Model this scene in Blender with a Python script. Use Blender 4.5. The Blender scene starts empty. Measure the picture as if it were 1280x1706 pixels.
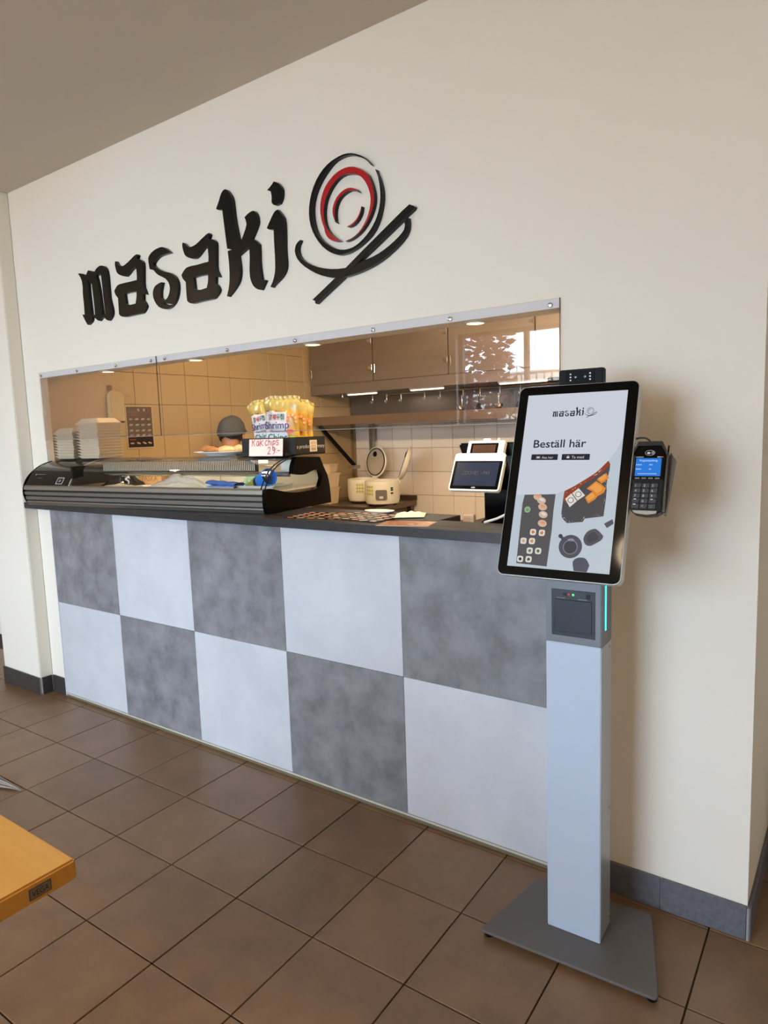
import bpy, bmesh, math, random
from mathutils import Matrix, Vector
random.seed(7)
PI = math.pi
COL = bpy.context.scene.collection
SC = bpy.context.scene

# ------------------------------------------------------------------ camera
cam = bpy.data.cameras.new('camera')
cam.sensor_fit = 'HORIZONTAL'
cam.sensor_width = 36.0
cam.lens = 1136.664 / 1280.0 * 36.0
cam.clip_start = 0.02
cam_o = bpy.data.objects.new('camera', cam)
COL.objects.link(cam_o)
cam_o.location = (3.85765, -2.07536, 1.51544)
cam_o.rotation_euler = (1.4515007, 0.033464493, 0.61632310)
SC.camera = cam_o

# ------------------------------------------------------------------ world, daylight, exposure
SKY = 20.5
w = bpy.data.worlds.new('overcast_sky')
SC.world = w
w.use_nodes = True
bg = w.node_tree.nodes['Background']
bg.inputs[0].default_value = (0.68, 0.85, 1.07, 1)
bg.inputs[1].default_value = SKY
SC.view_settings.view_transform = 'Standard'
SC.view_settings.look = 'None'
SC.view_settings.gamma = 1.0
SC.view_settings.use_curve_mapping = False
SC.view_settings.exposure = 0.0
SC.cycles.use_denoising = True
WINDOWS = [(-0.22, 1.50), (1.56, 3.20)]   # x ranges in the window wall behind the camera
BACK = -5.2
WZ0, WZ1 = 0.45, 2.62
for a, b in WINDOWS:
    l = bpy.data.lights.new('window_portal', 'AREA')
    l.shape = 'RECTANGLE'; l.size = b - a; l.size_y = WZ1 - WZ0
    l.cycles.is_portal = True
    o = bpy.data.objects.new('window_portal', l); COL.objects.link(o)
    o.location = ((a + b) / 2, BACK - 0.05, (WZ0 + WZ1) / 2)
    o.rotation_euler = (PI / 2, 0, 0)
KITCHEN_W, SPOT_W, ROOM_FILL_W = 9.0, 6.0, 38.0

DATA = {"sign":{"m":[[[0.4907,2.3681],[0.5051,2.3688],[0.5309,2.3618],[0.5623,2.3504],[0.5731,2.364],[0.5829,2.371],[0.6038,2.3659],[0.6391,2.3555],[0.6453,2.363],[0.6706,2.374],[0.6913,2.3772],[0.718,2.3713],[0.7207,2.3684],[0.7355,2.3567],[0.7416,2.3409],[0.7447,2.3163],[0.7447,2.2809],[0.7456,2.2398],[0.7453,2.2136],[0.7528,2.1846],[0.7608,2.1592],[0.7612,2.1385],[0.7506,2.121],[0.7254,2.1055],[0.7163,2.1075],[0.7008,2.1159],[0.69,2.127],[0.6645,2.1256],[0.6457,2.1135],[0.6331,2.1163],[0.6145,2.13],[0.584,2.1458],[0.5826,2.1295],[0.5758,2.1187],[0.544,2.1053],[0.5394,2.1059],[0.52,2.1295],[0.5,2.1622],[0.521,2.1596],[0.521,2.1878],[0.5217,2.2226],[0.5188,2.2617],[0.5229,2.2882],[0.5232,2.3132],[0.5162,2.3373],[0.5047,2.3544]],[[0.5753,2.3249],[0.605,2.2993],[0.6091,2.2454],[0.6127,2.1877],[0.6119,2.1475],[0.5808,2.153],[0.5779,2.2035],[0.5743,2.2618]],[[0.6865,2.3399],[0.6909,2.3279],[0.6935,2.2994],[0.6952,2.2411],[0.6987,2.1955],[0.7007,2.1386],[0.6761,2.1412],[0.6719,2.1894],[0.6676,2.2544],[0.6582,2.3068],[0.6487,2.3347]]],"a1":[[[0.8172,2.3763],[0.825,2.3755],[0.8411,2.353],[0.8718,2.3441],[0.8875,2.3461],[0.93,2.3597],[0.9689,2.3765],[0.9893,2.3807],[0.9965,2.379],[1.0007,2.3737],[0.9909,2.3609],[1.0146,2.3507],[1.0279,2.3422],[1.0353,2.3314],[1.0295,2.2841],[1.0235,2.2269],[1.0329,2.2101],[1.0417,2.1894],[1.0172,2.1938],[1.0144,2.1659],[1.0289,2.1503],[1.0355,2.1377],[1.0311,2.1285],[1.0111,2.1115],[0.999,2.1071],[0.9697,2.1075],[0.9223,2.1074],[0.8612,2.1065],[0.8323,2.1127],[0.8164,2.1248],[0.8168,2.154],[0.818,2.2022],[0.7977,2.2211],[0.7915,2.2401],[0.8095,2.2557],[0.8283,2.2653],[0.8802,2.2653],[0.9345,2.2642],[0.9779,2.2645],[0.981,2.2893],[0.9789,2.3275],[0.9405,2.3174],[0.9185,2.3032],[0.9005,2.2951],[0.8915,2.2929],[0.8544,2.3039],[0.8252,2.3193],[0.8175,2.3404],[0.8126,2.3611]],[[0.8728,2.2137],[0.9074,2.2169],[0.9697,2.213],[0.9668,2.1899],[0.9545,2.1582],[0.9001,2.1576],[0.8771,2.1681]]],"s":[[[1.1732,2.3817],[1.1945,2.3763],[1.2085,2.3692],[1.2261,2.3566],[1.2399,2.3447],[1.2127,2.345],[1.1882,2.3449],[1.1665,2.3435],[1.1474,2.3392],[1.1309,2.3316],[1.119,2.3241],[1.1119,2.3167],[1.1155,2.3076],[1.1327,2.2935],[1.1713,2.2749],[1.2181,2.2613],[1.2366,2.2533],[1.2583,2.2383],[1.2737,2.2156],[1.2768,2.1892],[1.267,2.1533],[1.2493,2.1277],[1.2232,2.1104],[1.2012,2.1047],[1.1828,2.1029],[1.1527,2.1091],[1.1258,2.1211],[1.106,2.1409],[1.0917,2.1677],[1.0915,2.1927],[1.1051,2.2137],[1.1283,2.2227],[1.1585,2.2277],[1.167,2.2258],[1.157,2.2064],[1.1475,2.1773],[1.1486,2.16],[1.1711,2.1411],[1.1979,2.1533],[1.2122,2.172],[1.219,2.1917],[1.214,2.2148],[1.195,2.2364],[1.1688,2.2497],[1.1392,2.2627],[1.1192,2.279],[1.1094,2.2895],[1.0817,2.2973],[1.0775,2.3151],[1.0746,2.3441],[1.0809,2.3563],[1.1048,2.3702],[1.1309,2.3779]],[[1.1613,2.1345],[1.2034,2.1253],[1.2306,2.1189],[1.2183,2.1177],[1.1928,2.1206]]],"a2":[[[1.327,2.3733],[1.3368,2.3694],[1.3618,2.3478],[1.3863,2.3443],[1.4176,2.3503],[1.4554,2.3665],[1.4865,2.3788],[1.5029,2.3814],[1.505,2.3793],[1.5088,2.3729],[1.5002,2.3593],[1.5318,2.3482],[1.5394,2.3409],[1.5443,2.3306],[1.54,2.284],[1.5348,2.2279],[1.5447,2.2092],[1.5547,2.1905],[1.5289,2.1954],[1.5249,2.1682],[1.5399,2.1565],[1.5472,2.1401],[1.5433,2.1292],[1.5213,2.113],[1.5088,2.106],[1.4612,2.1065],[1.4186,2.1063],[1.3727,2.1037],[1.3465,2.109],[1.332,2.1209],[1.3302,2.149],[1.331,2.2024],[1.3122,2.2191],[1.3045,2.2362],[1.3204,2.2515],[1.3423,2.2642],[1.3813,2.265],[1.4119,2.2634],[1.4514,2.2647],[1.4888,2.2644],[1.4926,2.2895],[1.4879,2.3326],[1.4578,2.321],[1.4319,2.3023],[1.4128,2.2939],[1.3973,2.2922],[1.3692,2.2986],[1.3396,2.3134],[1.329,2.3328],[1.3224,2.3594]],[[1.3847,2.2134],[1.4233,2.2153],[1.4823,2.2127],[1.4796,2.1843],[1.4681,2.158],[1.4162,2.1543],[1.3876,2.1657]]],"k":[[[1.6199,2.5351],[1.6289,2.5312],[1.6429,2.5155],[1.6561,2.4959],[1.6604,2.4726],[1.6652,2.4043],[1.6871,2.3044],[1.7032,2.3211],[1.7341,2.3682],[1.7314,2.3853],[1.7245,2.4019],[1.746,2.4128],[1.7709,2.4181],[1.7839,2.4143],[1.7949,2.3979],[1.7991,2.3752],[1.7959,2.3594],[1.7596,2.3109],[1.7831,2.2984],[1.798,2.2819],[1.7974,2.2488],[1.7956,2.1991],[1.8034,2.1421],[1.8272,2.1372],[1.7984,2.1023],[1.7748,2.1078],[1.7515,2.1252],[1.7374,2.1554],[1.7358,2.1866],[1.7423,2.2416],[1.7416,2.2835],[1.6761,2.2581],[1.6812,2.2175],[1.6805,2.1834],[1.6671,2.151],[1.6347,2.124],[1.6002,2.1026],[1.5923,2.1052],[1.6085,2.1401],[1.6166,2.1823],[1.6173,2.2396],[1.6129,2.2876],[1.641,2.2885],[1.6107,2.2975],[1.6029,2.3707],[1.5961,2.4402],[1.5957,2.4587],[1.5686,2.4619],[1.5571,2.4695],[1.5747,2.4928],[1.5904,2.5205],[1.6046,2.5329]]],"idot":[[[1.8979,2.5024],[1.9176,2.4939],[1.9245,2.4864],[1.9378,2.4709],[1.9403,2.4553],[1.9351,2.4314],[1.9231,2.4151],[1.9085,2.4131],[1.8973,2.4124],[1.8846,2.4197],[1.8798,2.4296],[1.883,2.4491],[1.879,2.4689],[1.8594,2.4783],[1.8805,2.4888]]],"i":[[[1.9119,2.3938],[1.9141,2.3904],[1.9309,2.3718],[1.9439,2.3515],[1.9435,2.2934],[1.9396,2.2355],[1.9426,2.1839],[1.9381,2.1615],[1.9222,2.1407],[1.8953,2.124],[1.8742,2.1141],[1.8603,2.103],[1.8503,2.1063],[1.869,2.131],[1.8819,2.1654],[1.8841,2.2115],[1.8831,2.2735],[1.8838,2.3245],[1.8599,2.3269],[1.8468,2.3354],[1.8673,2.3609],[1.8855,2.3827],[1.8991,2.3927]]],"ring":[[[2.3767,2.4473],[2.36,2.4681],[2.3395,2.4871],[2.3,2.5073],[2.2617,2.5157],[2.2254,2.5125],[2.1847,2.5028],[2.1461,2.4822],[2.1111,2.4476],[2.0874,2.4047],[2.0755,2.3561],[2.0779,2.3094],[2.0948,2.265],[2.1274,2.2205],[2.1638,2.1899],[2.1996,2.1725],[2.2206,2.1679],[2.2562,2.1685],[2.2962,2.1791],[2.3324,2.195],[2.3715,2.2197],[2.3979,2.2559],[2.4135,2.2983],[2.4195,2.3329],[2.4177,2.3618],[2.407,2.3998],[2.3929,2.4292],[2.3951,2.4297],[2.4059,2.3953],[2.4105,2.3589],[2.4106,2.3257],[2.403,2.2916],[2.3895,2.2632],[2.3664,2.2339],[2.3369,2.2103],[2.304,2.1917],[2.271,2.1826],[2.2313,2.1833],[2.1911,2.1962],[2.1438,2.2262],[2.1141,2.2573],[2.097,2.2967],[2.0915,2.3415],[2.0947,2.3768],[2.1093,2.4146],[2.1358,2.4493],[2.1719,2.481],[2.2069,2.5025],[2.2471,2.5099],[2.286,2.5064],[2.3248,2.4904],[2.3552,2.4711],[2.3744,2.4487]]],"red":[[[2.2237,2.2175],[2.2035,2.2194],[2.1862,2.224],[2.1631,2.2396],[2.1506,2.2622],[2.1496,2.2751],[2.1375,2.3054],[2.1311,2.3447],[2.1366,2.379],[2.1524,2.4133],[2.1742,2.4359],[2.2091,2.4576],[2.2494,2.4677],[2.2883,2.4652],[2.3228,2.4503],[2.3494,2.4299],[2.3613,2.4174],[2.3755,2.3855],[2.3848,2.3475],[2.3819,2.3169],[2.3681,2.2859],[2.348,2.2583],[2.3181,2.2321],[2.2816,2.2165],[2.2584,2.212],[2.2461,2.2124],[2.2859,2.2196],[2.3158,2.2362],[2.3425,2.2628],[2.3596,2.2932],[2.3691,2.3297],[2.3657,2.3592],[2.3516,2.3934],[2.3308,2.4197],[2.3037,2.4363],[2.2635,2.4461],[2.2304,2.4427],[2.1994,2.4249],[2.1743,2.4005],[2.1554,2.3692],[2.1481,2.3327],[2.1511,2.2939],[2.1667,2.2629],[2.1968,2.2343]]],"arc":[[[2.3164,2.3691],[2.3042,2.3844],[2.2751,2.3955],[2.2455,2.3928],[2.2183,2.379],[2.2003,2.358],[2.1905,2.3326],[2.1942,2.3068],[2.2081,2.2841],[2.2022,2.2886],[2.201,2.3296],[2.2126,2.3572],[2.2336,2.3752],[2.2604,2.3842],[2.2801,2.386],[2.3088,2.3754]]],"arc2":[[[2.3261,2.3195],[2.3259,2.3188],[2.321,2.2954],[2.3039,2.2742],[2.2806,2.2615],[2.2608,2.2603],[2.2553,2.262],[2.2817,2.2673],[2.3051,2.2823],[2.3189,2.3015]]],"stick":[[[2.5308,2.2831],[2.549,2.2744],[2.5513,2.2712],[2.546,2.2638],[2.5135,2.2464],[2.4958,2.2344],[2.3174,2.135],[2.2682,2.108],[2.2278,2.0826],[2.0912,2.0083],[2.087,2.0124],[2.0889,2.0179],[2.0746,2.0256],[2.1827,2.0848],[2.2439,2.1182],[2.3132,2.1598],[2.3894,2.2035],[2.4536,2.2404],[2.5025,2.2685]]],"bowl":[[[2.0251,2.2576],[2.0249,2.2558],[2.0089,2.2346],[2.01,2.2092],[2.0298,2.1806],[2.0764,2.154],[2.1279,2.1351],[2.1881,2.1218],[2.2521,2.1172],[2.3292,2.1303],[2.3852,2.1407],[2.4312,2.1576],[2.4763,2.181],[2.503,2.2002],[2.5101,2.2161],[2.5084,2.2284],[2.5238,2.2408],[2.5254,2.2235],[2.5225,2.1999],[2.5044,2.1756],[2.4686,2.1506],[2.4185,2.1237],[2.3627,2.1041],[2.2961,2.0908],[2.2328,2.0857],[2.1714,2.0934],[2.1111,2.113],[2.0502,2.1475],[2.0094,2.1812],[1.9926,2.215],[1.9968,2.2376],[2.0085,2.251]]]},"scr":{"photo":[[-0.1314,-0.0445],[-0.0728,-0.0437],[-0.024,-0.0394],[-0.0009,-0.0313],[0.0214,-0.0188],[0.0487,-0.0004],[0.0781,0.0207],[0.1034,0.0504],[0.1203,0.0769],[0.1322,0.1123]],"board":[[-0.109,-0.044],[-0.0239,-0.0403],[-0.0246,-0.0862],[-0.0231,-0.137],[-0.0253,-0.2317],[-0.1087,-0.2296],[-0.1107,-0.1418],[-0.1123,-0.068]],"nig":[[-0.0722,-0.0483],[-0.06,-0.0586],[-0.0548,-0.0759],[-0.0508,-0.0963],[-0.0504,-0.1199]],"was":[[-0.0959,-0.0844],[-0.0943,-0.0966]],"rolls":[[-0.0727,-0.1443],[-0.0485,-0.145],[-0.0961,-0.169],[-0.0727,-0.1684],[-0.0757,-0.1941],[-0.0527,-0.1934],[-0.0992,-0.2178],[-0.0759,-0.2168]],"plate":[[-0.0009,-0.0313],[0.0214,-0.0188],[0.0487,-0.0004],[0.0781,0.0207],[0.1034,0.0498],[0.1101,0.0386],[0.1037,-0.0085],[0.1074,-0.0318],[0.1053,-0.0941],[0.0596,-0.1019],[0.0548,-0.1109],[0.0146,-0.1158],[-0.0001,-0.1031],[-0.003,-0.0913],[-0.0022,-0.0464]],"or":[[[0.0788,-0.0],[0.101,0.0179],[0.1093,0.0048],[0.0926,-0.0101]],[[0.0555,-0.0241],[0.0777,-0.0036],[0.0922,-0.0116],[0.1036,-0.0217],[0.1006,-0.0334],[0.0848,-0.044],[0.0721,-0.0311]],[[0.0538,-0.0478],[0.0715,-0.0311],[0.086,-0.0425],[0.0799,-0.0515],[0.064,-0.0628]]],"sauce":[[0.0006,-0.0313],[0.0214,-0.0188],[0.0487,-0.0004],[0.0781,0.0207],[0.1021,0.0489],[0.1086,0.0401],[0.0973,0.0267],[0.0791,0.0103],[0.0551,-0.0063],[0.0417,-0.0169],[0.0283,-0.0276],[0.0088,-0.0646],[-0.0016,-0.0569]],"wr":[[[0.003,-0.0522],[0.0176,-0.0375],[0.0345,-0.0573],[0.0173,-0.0742]],[[0.0199,-0.0368],[0.0351,-0.023],[0.0537,-0.0419],[0.0358,-0.0557]]],"pot":[[0.0302,-0.1758],[0.0602,-0.1738]],"spout":[[0.0018,-0.1504],[0.0077,-0.1501]],"cup":[[0.0611,-0.1556],[0.0621,-0.1468],[0.0688,-0.1349],[0.0795,-0.1285],[0.0891,-0.1266],[0.0996,-0.1332],[0.1104,-0.1445],[0.1073,-0.1541],[0.0943,-0.1635],[0.0812,-0.1715],[0.0712,-0.1707],[0.065,-0.1654]],"cup2":[[0.0401,-0.2175],[0.0426,-0.2087],[0.0533,-0.2021],[0.0689,-0.2015],[0.0766,-0.2075],[0.0835,-0.2202],[0.0784,-0.2377],[0.0457,-0.2371]],"stick":[[0.1086,-0.1126],[0.128,-0.1003],[0.1319,-0.1115],[0.1166,-0.1237]],"logo":[[-0.059,0.1707],[0.0613,0.1776]],"best":[[-0.1012,0.0834],[0.0417,0.0916]],"b_cap":[[-0.1003,0.1018]],"btn":[[[-0.1035,0.0685],[-0.03,0.0688],[-0.03,0.0533],[-0.1027,0.052]],[[-0.0193,0.0687],[0.0544,0.0687],[0.0546,0.0527],[-0.0189,0.0521]]],"btxt":[[-0.0741,0.0566],[-0.0422,0.0577],[0.007,0.0568],[0.0395,0.0576]],"bico":[[-0.084,0.0598],[-0.0023,0.06]]},"term":{"outer":[[0.1612,0.0762],[0.1722,0.097],[0.2285,0.0967],[0.2418,0.0768],[0.2376,0.0617],[0.2359,0.0002],[0.2425,-0.0787],[0.2242,-0.0876],[0.1966,-0.0873],[0.1635,-0.0796],[0.1592,-0.0024],[0.1617,0.0007],[0.1615,0.0653]],"face":[[0.1631,0.0638],[0.1791,0.0837],[0.2206,0.0839],[0.2388,0.0632],[0.2365,0.0002],[0.1612,-0.0008]],"scr":[[0.1702,0.0568],[0.2298,0.0565],[0.2308,0.0113],[0.1715,0.0115]],"keys":[[0.1791,-0.018],[0.1995,-0.0177],[0.2182,-0.0173],[0.1788,-0.0302],[0.1998,-0.0297],[0.2181,-0.0292],[0.1786,-0.043],[0.2003,-0.0431],[0.2183,-0.0427],[0.1791,-0.0565],[0.2007,-0.0558],[0.218,-0.056],[0.1824,-0.0699],[0.2012,-0.0692],[0.2191,-0.0686]],"nfc":[[0.1896,0.0705],[0.212,0.0703]],"bot":[[0.1878,-0.0832],[0.2264,-0.0816]],"brk":[[0.2359,0.0815],[0.2531,0.0645],[0.2403,-0.0727],[0.2362,-0.0721]],"txt":[[0.1788,0.0483],[0.1712,0.0375],[0.2023,0.0376],[0.1722,0.0268],[0.2032,0.027],[0.1789,0.0154]],"cable":[[0.1579,0.1258],[0.1731,0.1262],[0.1867,0.1195],[0.1966,0.1037]]},"case":{"A":0.10457340254286446,"O":[0.025,-0.16,1.18],"L":1.7244201924125107,"cap":[[-0.0028,0.0805],[0.0024,0.0953],[0.0148,0.1002],[0.0387,0.0981],[0.0789,0.0882],[0.1453,0.073],[0.2328,0.063],[0.3449,0.0635],[0.4046,0.0778],[0.4255,0.1159],[0.4153,0.1507],[0.3817,0.1614],[0.3329,0.1536],[0.2944,0.1425],[0.2394,0.1438],[0.1936,0.1525],[0.2004,0.192],[0.2282,0.2279],[0.4156,0.2185],[0.4511,0.1597],[0.4789,0.1233],[0.4941,0.0525],[0.4978,-0.0355],[0.0055,-0.0097],[-0.0038,0.0221]],"arc":[[0.0066,0.0974],[0.025,0.1264],[0.0521,0.1601],[0.0873,0.1886],[0.122,0.2046],[0.1658,0.2179],[0.2193,0.2284]],"capL":[[-0.0018,0.0611],[0.0064,0.1072],[0.0276,0.1423],[0.0552,0.1672],[0.1018,0.198],[0.152,0.2189],[0.2098,0.2295],[0.2685,0.2334],[0.0279,0.0042],[0.0081,0.0198]]}}

# ------------------------------------------------------------------ materials
def lin(c):
    return tuple((x / 12.92 if x <= 0.04045 else ((x + 0.055) / 1.055) ** 2.4) for x in [v / 255.0 for v in c])

MATS = {}
def mat(name, rgb, rough=0.5, metal=0.0, emit=None, var=None, scale=8.0, bump=0.0, bscale=60.0, spec=0.5, coat=0.0, detail=6.0, stretch=None, alpha=1.0):
    if name in MATS: return MATS[name]
    m = bpy.data.materials.new(name); m.use_nodes = True
    nt = m.node_tree; p = nt.nodes['Principled BSDF']
    c = lin(rgb)
    p.inputs['Base Color'].default_value = (*c, 1)
    p.inputs['Roughness'].default_value = rough
    p.inputs['Metallic'].default_value = metal
    p.inputs['Specular IOR Level'].default_value = spec
    p.inputs['Coat Weight'].default_value = coat
    p.inputs['Alpha'].default_value = alpha
    if emit is not None:
        p.inputs['Emission Color'].default_value = (*lin(emit[:3]), 1)
        p.inputs['Emission Strength'].default_value = emit[3]
    if var is not None or bump:
        tc = nt.nodes.new('ShaderNodeTexCoord')
        src = tc.outputs['Object']
        if stretch:
            mp = nt.nodes.new('ShaderNodeMapping'); mp.inputs['Scale'].default_value = stretch
            nt.links.new(src, mp.inputs[0]); src = mp.outputs[0]
    if var is not None:
        n = nt.nodes.new('ShaderNodeTexNoise'); n.inputs['Scale'].default_value = scale; n.inputs['Detail'].default_value = detail
        n.inputs['Roughness'].default_value = 0.62
        r = nt.nodes.new('ShaderNodeValToRGB')
        r.color_ramp.elements[0].position = 0.32; r.color_ramp.elements[1].position = 0.68
        r.color_ramp.elements[0].color = (*lin(var), 1); r.color_ramp.elements[1].color = (*c, 1)
        nt.links.new(src, n.inputs['Vector']); nt.links.new(n.outputs['Fac'], r.inputs[0])
        nt.links.new(r.outputs[0], p.inputs['Base Color'])
    if bump:
        n2 = nt.nodes.new('ShaderNodeTexNoise'); n2.inputs['Scale'].default_value = bscale; n2.inputs['Detail'].default_value = 3
        b = nt.nodes.new('ShaderNodeBump'); b.inputs['Strength'].default_value = bump; b.inputs['Distance'].default_value = 0.01
        nt.links.new(src, n2.inputs['Vector']); nt.links.new(n2.outputs['Fac'], b.inputs['Height'])
        nt.links.new(b.outputs[0], p.inputs['Normal'])
    MATS[name] = m
    return m

def random_tint(m, amount=0.12):
    """slightly different tone for every tile object"""
    nt = m.node_tree; p = nt.nodes['Principled BSDF']
    oi = nt.nodes.new('ShaderNodeObjectInfo')
    mr = nt.nodes.new('ShaderNodeMapRange'); mr.inputs[3].default_value = 1 - amount; mr.inputs[4].default_value = 1 + amount
    mx = nt.nodes.new('ShaderNodeMix'); mx.data_type = 'RGBA'; mx.blend_type = 'MULTIPLY'; mx.inputs[0].default_value = 1
    nt.links.new(oi.outputs['Random'], mr.inputs[0])
    lk = [l for l in nt.links if l.to_socket == p.inputs['Base Color']]
    if lk: nt.links.new(lk[0].from_socket, mx.inputs[6])
    else: mx.inputs[6].default_value = p.inputs['Base Color'].default_value
    nt.links.new(mr.outputs[0], mx.inputs[7]); nt.links.new(mx.outputs[2], p.inputs['Base Color'])
    # shift the noise pattern from tile to tile
    for n in nt.nodes:
        if n.type == 'TEX_NOISE':
            n.noise_dimensions = '4D'
            ml = nt.nodes.new('ShaderNodeMath'); ml.operation = 'MULTIPLY'; ml.inputs[1].default_value = 37
            nt.links.new(oi.outputs['Random'], ml.inputs[0]); nt.links.new(ml.outputs[0], n.inputs['W'])
    return m

def glass(name, tint=(1, 1, 1), ior=1.5, extra=1.0, rough=0.0, haze=0.0, hcol=(0.8, 0.8, 0.8)):
    if name in MATS: return MATS[name]
    m = bpy.data.materials.new(name); m.use_nodes = True
    nt = m.node_tree; nt.nodes.clear()
    out = nt.nodes.new('ShaderNodeOutputMaterial')
    tr = nt.nodes.new('ShaderNodeBsdfTransparent'); tr.inputs[0].default_value = (*tint, 1)
    gl = nt.nodes.new('ShaderNodeBsdfGlossy'); gl.inputs['Roughness'].default_value = rough
    fr = nt.nodes.new('ShaderNodeFresnel'); fr.inputs[0].default_value = ior
    ml = nt.nodes.new('ShaderNodeMath'); ml.operation = 'MULTIPLY'; ml.inputs[1].default_value = extra; ml.use_clamp = True
    mx = nt.nodes.new('ShaderNodeMixShader')
    ge = nt.nodes.new('ShaderNodeNewGeometry'); iv = nt.nodes.new('ShaderNodeMath'); iv.operation = 'SUBTRACT'; iv.inputs[0].default_value = 1.0
    m3 = nt.nodes.new('ShaderNodeMath'); m3.operation = 'MULTIPLY'
    nt.links.new(ge.outputs['Backfacing'], iv.inputs[1]); nt.links.new(fr.outputs[0], ml.inputs[0])
    nt.links.new(ml.outputs[0], m3.inputs[0]); nt.links.new(iv.outputs[0], m3.inputs[1]); nt.links.new(m3.outputs[0], mx.inputs[0])   # one pane face mirrors for both
    base = tr.outputs[0]
    if haze:
        df = nt.nodes.new('ShaderNodeBsdfDiffuse'); df.inputs[0].default_value = (*hcol, 1)
        m2 = nt.nodes.new('ShaderNodeMixShader'); m2.inputs[0].default_value = haze
        nt.links.new(tr.outputs[0], m2.inputs[1]); nt.links.new(df.outputs[0], m2.inputs[2]); base = m2.outputs[0]
    nt.links.new(base, mx.inputs[1]); nt.links.new(gl.outputs[0], mx.inputs[2])
    nt.links.new(mx.outputs[0], out.inputs[0])
    MATS[name] = m
    return m

wall_paint = mat('wall_paint', (237, 229, 214), 0.75, bump=0.04, bscale=90, spec=0.3)
ceiling_paint = mat('ceiling_paint', (212, 200, 184), 0.85, bump=0.05, bscale=120, spec=0.2)
white_paint = mat('white_strip', (238, 240, 244), 0.5)
black_gloss = mat('black_gloss', (5, 5, 6), 0.16, spec=0.15)
black_satin = mat('black_satin', (12, 12, 13), 0.4, spec=.25)
black_matt = mat('black_matt', (20, 20, 21), 0.7)
sign_black = mat('sign_black', (7, 6, 6), 0.3, spec=0.25)
sign_red = mat('sign_red', (176, 6, 20), 0.3)
chrome = mat('chrome', (200, 200, 202), 0.15, 1.0)
steel = mat('brushed_steel', (176, 172, 166), 0.32, 1.0, var=(150, 147, 142), scale=6, stretch=(1, 1, 12))
alu = mat('aluminium', (158, 153, 144), 0.42, 0.85)
dark_steel = mat('dark_steel', (92, 90, 88), 0.35, 0.9)
panel_dark = random_tint(mat('concrete_laminate_dark', (148, 147, 149), 0.42, var=(108, 107, 109), scale=9, bump=0.03, bscale=60, detail=15), 0.05)
panel_light = random_tint(mat('concrete_laminate_light', (208, 209, 212), 0.42, var=(194, 195, 199), scale=4, detail=8), 0.02)
worktop_m = mat('worktop_laminate', (52, 51, 52), 0.38, var=(42, 41, 42), scale=30)
tile_m = random_tint(mat('floor_tile', (138, 105, 74), 0.30, var=(116, 88, 63), scale=7, bump=0.14, bscale=260, detail=10), 0.08)
grout_m = mat('floor_grout', (58, 42, 30), 0.9)
skirt_m = random_tint(mat('skirting_tile', (108, 107, 113), 0.45, var=(88, 87, 93), scale=60, bump=0.1, bscale=200), 0.06)
kgrout = mat('wall_grout', (158, 132, 96), 0.9)
wtile = random_tint(mat('wall_tile', (240, 228, 214), 0.22, spec=0.5), 0.03)
sheet_m = glass('acrylic', (0.95, 0.94, 0.93), 1.49, 1.9)
glass_m = glass('case_glass', (0.96, 0.975, 0.965), 1.5, 1.25)
window_glass = glass('window_glass', (0.97, 0.98, 0.98), 1.5, 1.0)
white_plastic = mat('white_plastic', (228, 226, 220), 0.35)
cream_plastic = mat('cream_plastic', (244, 236, 214), 0.35)
kiosk_white = mat('kiosk_white', (184, 194, 208), 0.35, 0.1, spec=0.5)
kiosk_grey = mat('kiosk_grey', (112, 114, 118), 0.4, 0.3)
base_grey = mat('base_grey', (104, 98, 93), 0.5, 0.2)
wood = mat('table_wood', (246, 184, 88), 0.45, var=(240, 174, 78), scale=3, stretch=(1, 14, 1), coat=0.1)
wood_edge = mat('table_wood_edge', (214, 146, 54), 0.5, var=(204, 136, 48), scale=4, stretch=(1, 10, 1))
def emi(name, rgb, s=1.0): return mat(name, (0, 0, 0), 0.25, emit=(*rgb, s), spec=.2)

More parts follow.
